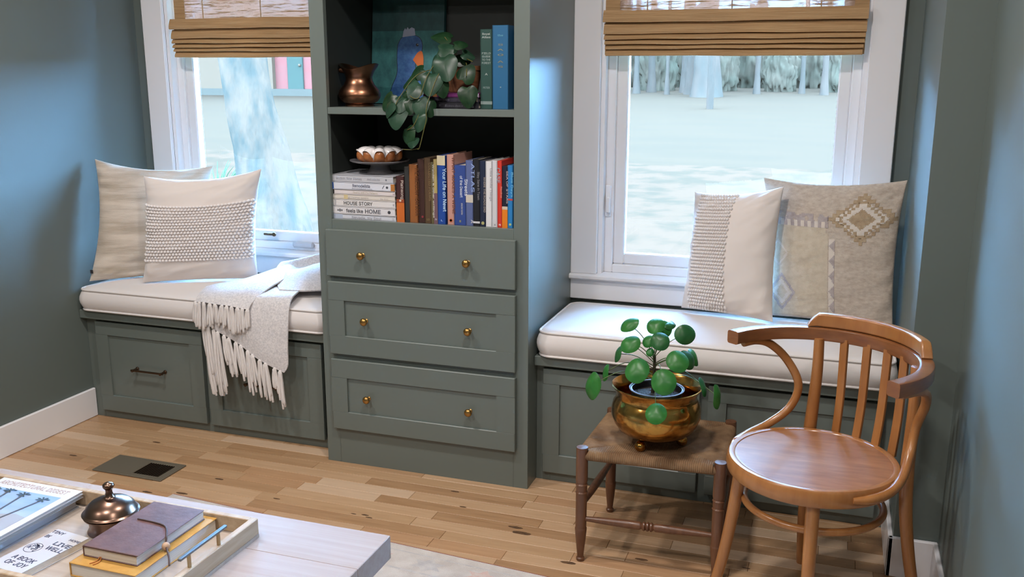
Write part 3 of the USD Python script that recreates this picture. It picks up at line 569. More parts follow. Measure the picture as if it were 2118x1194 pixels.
rowb = [
 ('dark maroon novel with an orange foot, first of the upright books', (0.055, 0.018, 0.018), [('band', 0, .42, (0.55, 0.13, 0.02)), ('band', .42, .5, (.30, .06, .02)), ('text', 'Plainsong', .92, .5, .62, .34, (.5, .42, .36)), ('dot', .5, .47, .004, (.65, .55, .45))]),
 ('plain charcoal book beside the maroon novel', (0.030, 0.030, 0.028), []),
 ('orange brown cloth book with stamped capitals', (0.27, 0.095, 0.025), [('text', 'THE AMERICAN YEAR BOOK', .95, .12, .74, .46, (.10, .035, .012))]),
 ('dark oxblood cloth book, plain spine', (0.045, 0.018, 0.014), [('dot', .6, .1, .004, (.25, .03, .04))]),
 ('brown cloth book with faint gilt lettering', (0.090, 0.052, 0.026), [('text', 'COLLECTED POEMS', .93, .35, .7, .36, (.20, .13, .06)), ('word', 'LD', .05, .5, (.25, .18, .08))]),
 ('thin olive paperback with white lettering', (0.14, 0.115, 0.055), [('text', 'Walden & other writings', .97, .1, .8, .55, (.62, .6, .55))]),
 ('narrow tan paperback with a purple foot', (0.42, 0.33, 0.13), [('band', 0, .48, (.16, .09, .11)), ('word', 'N', .06, .5, (.5, .45, .5))]),
 ('bright blue book with a cream top band, Your Life on Newt', (0.012, 0.060, 0.30), [('band', .86, 1, cream_c), ('text', 'Your Life on Newt', .82, .19, .70, .42, (.45, .62, .8)), ('word', 'L', .045, .3, (.4, .5, .7))]),
 ('very thin dark brown book between blue and pink', (0.035, 0.018, 0.016), []),
 ('pink book with brown capitals down the spine', (0.52, 0.27, 0.22), [('text', 'WHAT MAKES A WINE', .97, .16, .76, .42, (.17, .06, .04)), ('dot', .5, .065, .0065, (.55, .14, .06)), ('dot', .5, .065, .004, (.55, .35, .3))]),
 ('wide royal blue book with white two-line title', (0.030, 0.065, 0.26), [('text', 'Streets', .78, .50, .92, .25, (.62, .66, .78)), ('text', 'of the Desert', .83, .47, .52, .22, (.55, .6, .72)), ('text', 'selected stories', .38, .18, .60, .16, (.4, .42, .5)), ('word', 'II', .055, .16, (.55, .5, .12))]),
 ('slate blue book with a pale square on the spine', (0.10, 0.135, 0.30), [('band', .36, .48, (.56, .52, .46)), ('text', 'ATLAS', .96, .52, .78, .45, (.25, .34, .60)), ('text', 'A', .10, .04, .7, .4, (.5, .5, .55))]),
 ('black book with a small white square, title Stay Sane', (0.010, 0.011, 0.016), [('text', 'Stay Sane in Town', .82, .4, .68, .34, (.20, .20, .22)), ('band', .045, .075, (.6, .6, .62))]),
 ('navy book with gold emblem at the foot', (0.012, 0.020, 0.050), [('text', 'WHERE THE ROADS END', .76, .22, .66, .32, (.32, .27, .24)), ('dot', .5, .055, .0055, (.40, .38, .16))]),
 ('white paperback with pale grey lettering', (0.70, 0.70, 0.72), [('text', 'Little White Things', .90, .40, .70, .34, (.38, .38, .42))]),
 ('light grey book with a large grey title', (0.60, 0.60, 0.63), [('text', 'CASE', .90, .67, .9, .62, (.28, .33, .40)), ('word', 'x', .03, .35, (.25, .25, .3))]),
 ('tomato red book near the right end of the row', (0.60, 0.035, 0.020), [('text', 'Nadine', .62, .45, .7, .4, (.7, .25, .2)), ('word', 'N', .03, .5, (.8, .7, .68))]),
 ('navy book with an orange lower half', (0.010, 0.011, 0.028), [('band', 0, .30, (.72, .20, .01)), ('band', .30, .35, (.62, .50, .40)), ('text', 'SEA OF STARS', .93, .40, .78, .34, (.40, .34, .36))]),
 ('sky blue book, last of the upright row', (0.020, 0.20, 0.50), [('band', .445, .475, (.50, .06, .06)), ('text', 'Blue Days', .9, .5, .7, .4, (.15, .45, .7)), ('dot', .5, .06, .004, (.45, .55, .25))])]
for i, (lab, c, pcs) in enumerate(rowb):
    a, b = BX[i] + .0004, BX[i + 1] - .0004
    book_upright(lab, a, b, BH[i], 0.018 + (0.004 if i in (1, 3, 8) else 0) + (.01 if i == 8 else 0), (0.125 if i in (5, 6) else 0.17), ZB, c, pcs, 'upright books on the lower shelf')
def book_flat(label, x0, x1, y0, depth, z0, z1, c, texts=(), group=None):
    t = thing('book', label, 'book', ((x0 + x1) / 2, y0 + depth / 2, z0), group); b = 0.0022
    part(t, 'cover', cat(box(x0, x1, y0, y0 + 0.003, z0, z1, 0.0012), box(x0, x1, y0, y0 + depth, z0, z0 + b), box(x0, x1, y0, y0 + depth, z1 - b, z1)), col(c))
    part(t, 'pages', box(x0 + .004, x1 - .004, y0 + .003, y0 + depth - .004, z0 + b, z1 - b), paper)
    for tx in texts:
        if tx[0] == 'block': part(t, 'spine_band', box(x0 + tx[1], x0 + tx[2], y0 - .0004, y0 + .001, z0 + .001, z1 - .001), col(tx[3]))
        elif tx[0] == 'dot': part(t, 'emblem', put(extrude(Point(0, 0).buffer(tx[2], 8), .0006), (x0 + tx[1], y0 - .0001, (z0 + z1) / 2), (1, 0, 0), (0, 0, 1), (0, -1, 0)), col(tx[3]))
        else:
            s, ox, oz, h, w, cc = tx; part(t, 'lettering', put(text(s, h, h > .009, .0005, w), (x0 + ox, y0 - .0001, z0 + oz), (1, 0, 0), (0, 0, 1), (0, -1, 0)), col(cc))
ink, grey_ink = (0.05, 0.05, 0.06), (0.30, 0.30, 0.33)
SX0, SX1 = 0.046, 0.2955
zz = [0.9102, 0.927, 0.9545, 0.979, 0.996, 1.013, 1.039, 1.064]
wt = (0.66, 0.65, 0.67)
book_flat('white hardback at the bottom of the flat stack', SX0 + .004, SX1, 0.016, .22, zz[0], zz[1], (.60, .62, .68), [('Nevada, my Soul', .075, .003, .009, .115, grey_ink), ('block', .004, .04, (.42, .48, .60)), ('dot', .235, .004, (.5, .5, .55))], 'flat books on the lower shelf')
book_flat('white book titled feels like HOME, second from the bottom of the stack', SX0 + .003, SX1 - .002, 0.015, .22, zz[1] + .0003, zz[2], wt, [('feels like', .056, .007, .012, .066, (.10, .10, .11)), ('HOME', .128, .007, .0135, .062, (.12, .12, .14)), ('dot', .222, .0055, ink), ('dot', .032, .005, (.2, .2, .22)), ('dot', .024, .003, (.2, .2, .22)), ('dot', .040, .003, (.2, .2, .22))], 'flat books on the lower shelf')
book_flat('white book titled HOUSE STORY in the flat stack', SX0 + .004, SX1 - .002, 0.017, .22, zz[2] + .0003, zz[3], (.68, .66, .66), [('HOUSE STORY', .045, .006, .0115, .112, (.10, .10, .10)), ('block', .012, .016, (.4, .4, .42)), ('8', .234, .008, .008, .006, grey_ink)], 'flat books on the lower shelf')
book_flat('cream book with faint lettering above HOUSE STORY', SX0 + .006, SX1 - .003, 0.018, .21, zz[3] + .0003, zz[4], (.66, .61, .55), [('at home again', .06, .004, .007, .08, (.48, .45, .44)), ('by Ann', .185, .004, .006, .03, (.5, .47, .47)), ('block', .045, .06, (.60, .48, .26))], 'flat books on the lower shelf')
book_flat('pale pink white book, fourth from the top of the stack', SX0 + .012, SX1 - .002, 0.018, .21, zz[4] + .0003, zz[5], (.67, .61, .60), [('Rooms with the Patterns', .075, .005, .007, .095, (.50, .45, .36)), ('x', .225, .005, .007, .01, (.4, .3, .35))], 'flat books on the lower shelf')
book_flat('white book titled Remodelista with an orange square, second from the top', SX0 + .004, SX1 - .006, 0.016, .22, zz[5] + .0003, zz[6], (.64, .66, .73), [('Remodelista', .082, .010, .010, .068, (.14, .15, .2)), ('the considered home', .08, .003, .005, .078, (.35, .36, .42)), ('dot', .215, .004, ink), ('/', .196, .010, .009, .009, (.08, .08, .1)), ('block', .229, .2435, (.42, .17, .04)), ('block', .0, .009, (.02, .09, .36))], 'flat books on the lower shelf')
book_flat('pale grey book on top of the flat stack', SX0 + .002, SX1 - .008, 0.018, .21, zz[6] + .0003, zz[7], (.48, .49, .53), [('Modern  New  Homes', .02, .008, .009, .10, (.32, .32, .36)), ('dwell collection', .14, .009, .007, .05, (.36, .36, .4)), ('dot', .213, .003, (.2, .2, .25))], 'flat books on the lower shelf')

# cake on its stand
stand_m = mat('grey_glazed_stoneware', (0.16, 0.155, 0.165), 0.25, coat=0.5)
ccx, ccy, ccz = 0.196, 0.105, zz[7] + 0.0003
t = thing('cake_stand', 'small grey glazed cake stand on top of the flat books', 'cake stand', (ccx, ccy, ccz))
part(t, 'foot', lathe([(0.0, 0.0), (0.046, 0.0), (0.047, 0.003), (0.040, 0.010), (0.034, 0.024), (0.033, 0.034), (0, 0.034)], (ccx, ccy, ccz), 36), stand_m, smooth=40)
part(t, 'plate', lathe([(0.0, 0.032), (0.060, 0.034), (0.098, 0.041), (0.105, 0.045), (0.105, 0.048), (0.098, 0.046), (0.06, 0.039), (0, 0.0385)], (ccx, ccy, ccz), 48), stand_m, smooth=40)
cake_m = mat('baked_cake', (0.28, 0.085, 0.022), 0.32, c2=(0.42, 0.16, 0.05), ns=(40, 40, 40), coat=0.3); icing = mat('white_icing', (0.80, 0.77, 0.77), 0.2, coat=0.4)
def bundt(r0, r1, z0, z1, lobes, amp, grow=0.0, drip=None, n=120, m=28):
    V = []
    for i in range(n):
        a = 2 * math.pi * i / n; lob = abs(math.cos(a * lobes / 2)) ** 0.7
        for j in range(m):
            b = -0.5 + 2 * math.pi * j / m * 1.0; rc, rr = (r0 + r1) / 2, (r1 - r0) / 2
            cx, cz = math.cos(b), math.sin(b); out = max(0, cx)
            R = rc + cx * (rr + amp * (lob - 1) * (0.3 + out)) + grow * cx; Z = (z0 + z1) / 2 + np.sign(cz) * abs(cz) ** 0.8 * ((z1 - z0) / 2 + (amp * .4 * (lob - 1)) * (cz > 0)) + grow * max(cz, 0)
            if drip is not None: Z = max(Z, drip(a, R))
            V.append((ccx + R * math.cos(a + .13), ccy + R * math.sin(a + .13), ccz + Z))
    F = []
    for i in range(n):
        i2 = (i + 1) % n
        for j in range(m):
            j2 = (j + 1) % m; F += [[i * m + j, i2 * m + j2, i2 * m + j], [i * m + j, i * m + j2, i2 * m + j2]]
    return np.array(V), np.array(F)
t = thing('bundt_cake', 'small fluted bundt cake with dripping white icing on the grey stand', 'cake', (ccx, ccy, ccz + 0.040))
part(t, 'cake', bundt(0.016, 0.083, 0.0405, 0.090, 10, 0.017), cake_m, smooth=True)
part(t, 'icing', bundt(0.017, 0.083, 0.0415, 0.091, 10, 0.017, 0.0022, lambda a, R: 0.083 - 0.036 * (1 - abs(math.cos(a * 5))) ** 1.6 * (0.75 + 0.25 * math.sin(a * 3))), icing, smooth=True, label='white dripping icing')

# ------------------------------------------------------------------ upper shelf
ZU = ZS1
copper = mat('old_copper', (0.30, 0.145, 0.085), 0.32, c2=(0.20, 0.10, 0.06), ns=(18, 18, 18), metal=1.0, bump=0.1, bs=(40, 40, 40), bd=0.002)
jx, jy = 0.112, 0.13
t = thing('copper_jug', 'squat copper jug with a flared lip at the left of the upper shelf', 'jug', (jx, jy, ZU))
prof = [(0.0, 0.0), (0.050, 0.0), (0.052, 0.005), (0.048, 0.009), (0.062, 0.016), (0.072, 0.030), (0.074, 0.042), (0.068, 0.058), (0.054, 0.074), (0.047, 0.088), (0.046, 0.100), (0.052, 0.116), (0.062, 0.130), (0.066, 0.136), (0.064, 0.137), (0.050, 0.117), (0.0435, 0.100), (0.045, 0.088), (0.05, 0.076), (0.05, 0.03), (0.0, 0.02)]
v, f = lathe(prof, (0, 0, 0), 64)
ang = np.arctan2(v[:, 1], v[:, 0]); k_ = np.clip((v[:, 2] - 0.10) / 0.036, 0, 1); v[:, 2] += k_ * 0.010 * np.cos(ang * 2 + 0.2) ; v[:, :2] *= (1 + 0.08 * k_ * np.cos(ang * 2 + .2))[:, None]
part(t, 'body', (v + [jx, jy, ZU], f), copper, smooth=50)
hp = catmull([(jx - 0.050, jy - .01, ZU + 0.120), (jx - 0.078, jy - .012, ZU + 0.122), (jx - 0.090, jy - .012, ZU + 0.095), (jx - 0.088, jy - .012, ZU + 0.066), (jx - 0.070, jy - .01, ZU + 0.048)], 6)
part(t, 'handle', sweep(hp, circle(0.004, 8, 0.008), up=(0, 1, 0)), copper, smooth=50)

t = thing('painting', 'teal painting of a blue bird with an orange beak leaning on the upper shelf', 'painting', (0.19, 0.36, ZU))
TILT = 0.10
def canvas_pt(m, off):   # canvas plane leaning back: x right, height h
    v, f = VF(m); c, s = math.cos(TILT), math.sin(TILT); x0, yb = 0.046, 0.345
    return np.column_stack([x0 + v[:, 0], yb + v[:, 1] * s - (v[:, 2] + off) * c, ZU + 0.003 + v[:, 1] * c + (v[:, 2] + off) * s]), f
CW, CH = 0.288, 0.375
teal = mat('painted_teal', (0.022, 0.115, 0.125), 0.6, c2=(0.040, 0.19, 0.19), ns=(30, 30, 22), detail=5, bump=0.3, bs=(80, 80, 80), bd=0.002)
dteal = mat('painted_dark_teal', (0.012, 0.055, 0.062), 0.6, c2=(0.02, 0.085, 0.088), ns=(30, 30, 22), detail=5, bump=0.3, bs=(80, 80, 80), bd=0.002)
pblue = mat('painted_blue', (0.020, 0.085, 0.27), 0.55, c2=(0.045, 0.15, 0.36), ns=(60, 60, 60), detail=4, bump=0.3, bs=(90, 90, 90), bd=0.002)
c_, s_ = math.cos(TILT), math.sin(TILT)
part(t, 'canvas', canvas_pt(box(0, CW, 0, CH, -0.018, 0), 0), teal)
part(t, 'painted_band', canvas_pt(extrude(sbox(0, CH * .70, CW, CH), .0004), 0), dteal)
body = Polygon(catmull([(0.07, 0.0), (0.085, 0.06), (0.105, 0.11), (0.104, 0.17), (0.108, 0.215), (0.128, 0.242), (0.160, 0.247), (0.190, 0.238), (0.203, 0.215), (0.200, 0.185), (0.182, 0.165), (0.178, 0.13), (0.20, 0.08), (0.215, 0.03), (0.215, 0.0)], 6))
part(t, 'painted_outline', canvas_pt(extrude(body.buffer(0.0022), .0004), .0004), col((0.006, 0.014, 0.03)))
part(t, 'painted_bird', canvas_pt(extrude(body, .0004), .0007), pblue)
part(t, 'painted_beak', canvas_pt(extrude(affinity.scale(Polygon(catmull([(0.172, 0.158), (0.186, 0.176), (0.200, 0.180), (0.206, 0.160), (0.204, 0.138), (0.196, 0.134), (0.184, 0.146), (0.172, 0.158)], 4)), 1.25, 1.4), .0006), .001), col((0.55, 0.12, 0.012)))
part(t, 'painted_crest', canvas_pt(extrude(Polygon([(0.124, 0.240), (0.128, 0.262), (0.134, 0.272), (0.138, 0.266), (0.144, 0.276), (0.150, 0.268), (0.160, 0.275), (0.172, 0.270), (0.176, 0.246), (0.150, 0.243)]), .0005), .001), col((0.30, 0.34, 0.46)))
part(t, 'painted_eye', canvas_pt(extrude(Point(0.184, 0.212).buffer(.0055), .0005), .0012), col((.01, .012, .02))); part(t, 'painted_eye', canvas_pt(extrude(Point(0.1865, 0.2135).buffer(.002), .0005), .0016), col((.3, .36, .42)))

book_upright('dark green clothbound book with white lettering at the right of the upper shelf', 0.598, 0.6375, 0.252, 0.045, 0.17, ZU, (0.018, 0.060, 0.050), [('word', 'Royal', .93, .7, (.35, .4, .38)), ('word', 'Atlas', .89, .75, (.35, .4, .38)), ('word', 'FIELD', .69, .78, (.26, .33, .31)), ('word', 'GUIDE', .65, .74, (.26, .33, .31)), ('word', 'TO THE', .61, .74, (.26, .33, .31)), ('word', 'FOREST', .57, .78, (.26, .33, .31)), ('word', 'A', .43, .25, (.35, .4, .38)), ('word', 'PETER', .26, .6, (.2, .27, .26)), ('band', .06, .10, (.20, .26, .25))], 'upright books on the upper shelf')
book_upright('bright blue clothbound book with gilt lettering on the upper shelf', 0.6395, 0.693, 0.264, 0.045, 0.17, ZU, (0.016, 0.115, 0.25), [('word', 'S', .76, .35, (.18, .22, .20)), ('word', 'A', .70, .4, (.20, .22, .16)), ('word', 'G', .64, .4, (.20, .22, .16)), ('word', 'A', .56, .4, (.18, .2, .16)), ('word', 'S', .50, .35, (.18, .2, .16)), ('word', '*', .25, .12, (.3, .4, .4)), ('word', 'the', .87, .35, (.1, .3, .42))], 'upright books on the upper shelf')
book_upright('tall grey book against the right side of the upper shelf', 0.7075, 0.7265, 0.282, 0.10, 0.17, ZU, (0.25, 0.25, 0.25), [], 'upright books on the upper shelf')
UG = 'flat books on the upper shelf'
book_flat('black book with silver lettering at the bottom of the upper shelf stack', 0.375, 0.590, 0.045, .16, ZU + .0003, ZU + .021, (.022, .021, .030), [('L  I  F  E', .035, .006, .007, .07, (.14, .14, .17)), ('editors choice', .10, .006, .006, .06, (.12, .12, .15)), ('II', .187, .004, .012, .012, (.5, .5, .55))], UG)
book_flat('dark slate book in the middle of the upper shelf stack', 0.385, 0.588, 0.05, .15, ZU + .0215, ZU + .036, (.045, .040, .065), [('garden notes', .04, .004, .006, .06, (.2, .18, .24)), ('block', .196, .2, (.42, .36, .25))], UG)
book_flat('magenta book with a white end on top of the upper shelf stack', 0.390, 0.590, 0.052, .14, ZU + .0365, ZU + .050, (.17, .028, .15), [('block', .165, .1985, (.50, .50, .56)), ('block', .035, .05, (.35, .16, .05))], UG)
# ------------------------------------------------------------------ trailing plant on the upper shelf
def leafmat(name, a, b, tr=0.15):
    return mat(name, a, 0.36, c2=b, ns=(30, 30, 30), detail=2, translucent=tr, spec=0.4)
ivy = leafmat('pothos_leaf', (0.007, 0.030, 0.011), (0.017, 0.055, 0.020)); ivy2 = leafmat('pothos_leaf_grey', (0.016, 0.050, 0.028), (0.028, 0.075, 0.042)); vine_m = mat('vine_stem', (0.10, 0.095, 0.022), 0.5)
def leaf_mesh(kind, c, size, normal, tip, aspect=1.0, cup=0.12, seed=0):
    """A leaf with its own thickness; TIP is the direction its point hangs to."""
    n = np.asarray(normal, float); n /= np.linalg.norm(n); t = np.asarray(tip, float); t -= n * (t @ n); t /= np.linalg.norm(t); s = np.cross(t, n)
    k = 26; a = np.arange(k) * 2 * np.pi / k
    if kind == 'heart':
        r = 0.5 * (1 + 0.10 * np.cos(2 * a)) ; x = np.cos(a) * 0.62; y = np.sin(a) * 0.46
        x = np.where(np.cos(a) > 0, np.cos(a) ** 1.0 * 0.72, np.cos(a) * 0.42); y = np.sin(a) * 0.50 * (1 - 0.30 * np.clip(np.cos(a), 0, 1)); x = x + 0.16 * np.exp(-(np.abs(a - np.pi) / 0.35) ** 2)
    else: x, y = np.cos(a) * 0.5, np.sin(a) * 0.5
    rings = [0.25, 0.5, 0.75, 1.0]; V = [np.zeros(3)]; rg = np.random.default_rng(seed)
    ph = rg.uniform(0, 6)
    for f_ in rings:
        for xx, yy, aa in zip(x, y, a):
            h = -cup * f_ ** 2 + 0.03 * f_ ** 2 * math.sin(3 * aa + ph)
            if kind == 'heart': h += -0.10 * abs(yy) * f_ * 2 * 0.5 + 0.05 * f_ - 0.10 * max(0, xx * f_) ** 2
            else: h += -0.06 * math.exp(-(f_ / .25) ** 2)
            V.append(np.array([xx * f_, yy * f_ * aspect, h]))
    V = np.array(V); F = [[0, 1 + i, 1 + (i + 1) % k] for i in range(k)]
    for r_ in range(len(rings) - 1):
        o, o2 = 1 + r_ * k, 1 + (r_ + 1) * k
        for i in range(k): j = (i + 1) % k; F += [[o + i, o2 + i, o2 + j], [o + i, o2 + j, o + j]]
    F = np.array(F); N = len(V); th = 0.0009 / size
    V2 = np.vstack([V, V - [0, 0, th]]); F2 = [F, F[:, ::-1] + N]; o = 1 + 3 * k
    F2.append(np.array([x_ for i in range(k) for x_ in ([o + i, o + i + N, o + (i + 1) % k + N], [o + i, o + (i + 1) % k + N, o + (i + 1) % k])]))
    P = np.asarray(c, float) + size * (V2[:, :1] * t + V2[:, 1:2] * s + V2[:, 2:] * n); return P, np.vstack(F2)
px_, py_, pz_ = 0.490, 0.165, ZU + 0.0503
t = thing('trailing_plant', 'trailing heart-leaf plant in a brown pot spilling over the upper shelf', 'plant', (px_, py_, pz_))
potm = mat('brown_pot', (0.16, 0.065, 0.028), 0.5, c2=(0.24, 0.105, 0.05), ns=(30, 30, 90)); soil = mat('soil', (0.02, 0.013, 0.009), 0.95, c2=(0.05, 0.035, 0.025), ns=(150, 150, 150), bump=0.8, bs=(200, 200, 200), bd=0.004)
part(t, 'pot', lathe([(0, 0), (0.046, 0), (0.050, 0.004), (0.062, 0.07), (0.066, 0.074), (0.066, 0.088), (0.062, 0.088), (0.058, 0.075), (0, 0.074)], (px_, py_, pz_), 36), potm, smooth=40)
part(t, 'soil', lathe([(0.0, 0.0745), (0.0575, 0.0745), (0.0, 0.082)], (px_, py_, pz_), 24), soil)
LV = [((0.453, 0.10, 1.526), .075, (0.2, -.5, .7), (-1, -.2, .1), 0), ((0.463, 0.06, 1.486), .070, (.1, -.7, .6), (.9, -.2, .3), 1), ((0.482, 0.02, 1.440), .095, (.1, -.9, .35), (.25, 0, -1), 1), ((0.452, 0.035, 1.445), .070, (-.3, -.9, .3), (-.3, 0, -1), 1),
      ((0.505, 0.10, 1.452), .055, (.4, -.7, .6), (1, 0, .2), 0), ((0.547, 0.04, 1.400), .070, (.3, -.9, .3), (.5, 0, .8), 0), ((0.562, 0.018, 1.346), .075, (.2, -1, .2), (.1, 0, -1), 0), ((0.377, 0.05, 1.413), .070, (-.3, -.8, .5), (-.6, 0, -.5), 0),
      ((0.444, 0.0, 1.388), .085, (.15, -.9, .35), (-.1, 0, -1), 1), ((0.472, 0.01, 1.37), .065, (.5, -.8, .2), (.3, 0, -1), 0), ((0.396, -0.01, 1.363), .070, (.35, -.8, .5), (-.5, 0, -.9), 1), ((0.352, 0.02, 1.376), .058, (-.4, -.7, .6), (-.3, 0, .9), 0), ((0.368, 0.0, 1.352), .055, (-.2, -.8, .5), (-.8, 0, -.4), 0),
      ((0.292, 0.0, 1.326), .070, (-.3, -.9, .4), (-.5, 0, -.9), 0), ((0.331, -0.030, 1.283), .088, (-.05, -.95, .35), (0, 0, -1), 1), ((0.306, -0.03, 1.300), .06, (-.5, -.8, .3), (-.4, 0, -1), 1), ((0.348, -.02, 1.317), .062, (.3, -.85, .45), (-.3, 0, -1), 1), ((0.411, -0.02, 1.313), .072, (.1, -.95, .3), (.15, 0, -1), 1), ((0.435, -.005, 1.305), .060, (.5, -.8, .2), (.2, 0, -1), 0), ((0.368, -.02, 1.312), .06, (.1, -.9, .3), (.3, 0, -1), 0),
      ((0.410, -0.03, 1.262), .066, (-.2, -.95, .25), (.0, 0, -1), 1), ((0.364, -0.02, 1.215), .072, (-.4, -.9, .2), (.5, 0, -.9), 0), ((0.386, -0.03, 1.190), .050, (-.3, -.6, .7), (.3, 0, -.6), 1), ((0.515, 0.06, 1.500), .05, (.3, -.6, .7), (.9, 0, .5), 0), ((0.53, .09, 1.47), .05, (.5, -.6, .6), (1, 0, 0), 1)]
for i, (c, s, n, tp, m) in enumerate(LV): part(t, 'leaf', leaf_mesh('heart', c, s * .92, n, tp, 1.0, 0.10, i), ivy2 if m else ivy, smooth=60)
top = (px_, py_, pz_ + .085)
for i, pth in enumerate([[top, (0.46, .06, 1.46), (0.43, 0.0, 1.40), (0.411, -0.02, 1.335), (0.389, -0.03, 1.33), (0.362, -0.02, 1.352)], [top, (0.47, .03, 1.42), (0.445, -0.022, 1.33), (0.439, -0.035, 1.29), (0.439, -0.035, 1.262), (0.427, -0.035, 1.219), (0.412, -0.034, 1.170), (0.404, -.034, 1.164)], [(0.412, -0.034, 1.167), (0.38, -.032, 1.162), (0.351, -0.030, 1.162)], [top, (0.40, .02, 1.41), (0.345, -.02, 1.34), (0.325, -.032, 1.30)], [(0.41, -.025, 1.28), (0.39, -.03, 1.24), (0.362, -.02, 1.225)], [top, (0.52, .1, 1.455), (0.565, .06, 1.445)], [top, (0.535, .08, 1.44), (0.555, .03, 1.40)], [top, (0.47, .1, 1.5), (0.455, .09, 1.525)]]):
    part(t, 'vine', tube(catmull(pth, 6), 0.0016, 6), vine_m, smooth=True)

# ------------------------------------------------------------------ stool
stool_m = mat('stool_wood', (0.105, 0.042, 0.020), 0.38, c2=(0.16, 0.068, 0.032), ns=(60, 60, 9), detail=4, coat=0.2)
rush = mat('woven_rush', (0.15, 0.085, 0.045), 0.9, spec=0.15, c2=(0.27, 0.17, 0.095), ns=(14, 14, 14), detail=4, ramp=(0.35, 0.65), bump=0.3, bs=(260, 260, 260), bd=0.002)
t = thing('stool', 'low brown wooden stool with a woven rush seat under the brass planter', 'stool', (1.275, -0.24, 0))
LEG = {'fl': (1.079, -0.412), 'fr': (1.470, -0.392), 'bl': (1.089, -0.070), 'br': (1.462, -0.060)}
lp = [(0.0, 0.0), (0.010, 0.0), (0.0125, 0.004), (0.0125, 0.009), (0.0095, 0.012), (0.0095, 0.018), (0.014, 0.06), (0.0175, 0.10), (0.0175, 0.105), (0.016, 0.108), (0.0165, 0.20), (0.0165, 0.215), (0.018, 0.218), (0.0155, 0.222), (0.0165, 0.228), (0.0165, 0.240), (0.018, 0.243), (0.0155, 0.247), (0.0175, 0.255), (0.0175, 0.352), (0.0165, 0.358), (0.0, 0.359)]
for key in ('fl', 'fr', 'bl', 'br'): part(t, 'leg', lathe(lp, (*LEG[key], 0), 22), stool_m, smooth=35)
def rung(a, b, z, fancy):
    a, b = np.array([*a, z]), np.array([*b, z]); d = b - a; L = np.linalg.norm(d)
    if fancy: pr = [(0, 0), (0.0065, 0.0), (0.010, .17 * L), (0.0125, .35 * L), (0.0125, .44 * L), (0.0085, .455 * L), (0.014, .47 * L), (0.014, .478 * L), (0.0095, .485 * L), (0.014, .495 * L), (0.014, .505 * L), (0.0095, .515 * L), (0.014, .522 * L), (0.014, .53 * L), (0.0085, .545 * L), (0.0125, .56 * L), (0.0125, .65 * L), (0.010, .83 * L), (0.0065, L), (0, L)]
    else: pr = [(0, 0), (0.0075, 0), (0.0115, .3 * L), (0.0125, .5 * L), (0.0115, .7 * L), (0.0075, L), (0, L)]
    return lathe(pr, a, 16, axis=d)
part(t, 'stretcher', rung(LEG['fl'], LEG['fr'], 0.135, True), stool_m, smooth=35); part(t, 'stretcher', rung(LEG['bl'], LEG['br'], 0.275, False), stool_m, smooth=35)
part(t, 'stretcher', rung(LEG['fl'], LEG['bl'], 0.175, False), stool_m, smooth=35); part(t, 'stretcher', rung(LEG['fr'], LEG['br'], 0.175, False), stool_m, smooth=35)
C4 = [np.array([*LEG[k_]]) for k_ in ('fl', 'fr', 'br', 'bl')]
def seat_pt(u, v):     # -1..1 on the seat, beyond 1 wraps round the rails
    uu, vv = np.clip(u, -1, 1), np.clip(v, -1, 1); a, b = (uu + 1) / 2, (vv + 1) / 2
    p = (1 - b)[..., None] * ((1 - a)[..., None] * C4[0] + a[..., None] * C4[1]) + b[..., None] * ((1 - a)[..., None] * C4[3] + a[..., None] * C4[2])
    ou, ov = u - uu, v - vv; over = np.maximum(np.abs(ou), np.abs(ov)); ang = over / 0.16 * math.pi / 2 * 1.25; R = 0.017
    z = 0.351 - R * (1 - np.cos(ang)) - 0.010 * ((1 - uu ** 2) * (1 - vv ** 2)) ** 1.0 + 0.003 * np.clip(np.abs(np.abs(uu) - np.abs(vv)) * -8 + 1, 0, 1) * 0
    frontback = np.abs(v) > np.abs(u); per = 0.0058
    rid = np.where(frontback, np.cos(u * 0.195 / per * 2 * np.pi), np.cos(v * 0.17 / per * 2 * np.pi)) * 0.0010
    seam = -0.0022 * np.exp(-(np.abs(np.abs(u) - np.abs(v)) / 0.018) ** 2)
    out = R * np.sin(ang)
    x = p[..., 0] + np.sign(ou) * (np.abs(ou) >= np.abs(ov)) * (over > 0) * (out + rid); y = p[..., 1] + np.sign(ov) * (np.abs(ov) > np.abs(ou)) * (over > 0) * (out + rid)
    return np.stack([x, y, z + rid * np.cos(np.minimum(ang, 1.57)) + seam], -1)
g = np.concatenate([np.linspace(-1.16, -1, 9)[:-1], np.linspace(-1, 1, 231), np.linspace(1, 1.16, 9)[1:]])
cov = []
def patch(us, vs):
    U, V = np.meshgrid(us, vs, indexing='ij'); P = seat_pt(U, V); return P
mid = np.linspace(-1, 1, 231)
P = patch(mid, mid); cov.append((P.reshape(-1, 3), gridf(231, 231)))
e = np.linspace(1, 1.16, 9); inn = np.linspace(-0.90, 0.90, 231)
for us, vs in ((inn, -e), (inn, e), (-e, inn), (e, inn)):
    P = patch(us, vs); ff = gridf(*P.shape[:2]); cov.append((P.reshape(-1, 3), ff if (us[0] == inn[0] and vs[-1] > 0) or (us is not inn and us[-1] > 0) else ff[:, ::-1]))
part(t, 'rush_seat', cat(*cov), rush, smooth=True, label='woven rush seat with four triangular quarters')
for a, b in (('fl', 'fr'), ('bl', 'br'), ('fl', 'bl'), ('fr', 'br')): part(t, 'seat_rail', tube([(*LEG[a], 0.332), (*LEG[b], 0.332)], 0.0135, 14), rush, smooth=40)

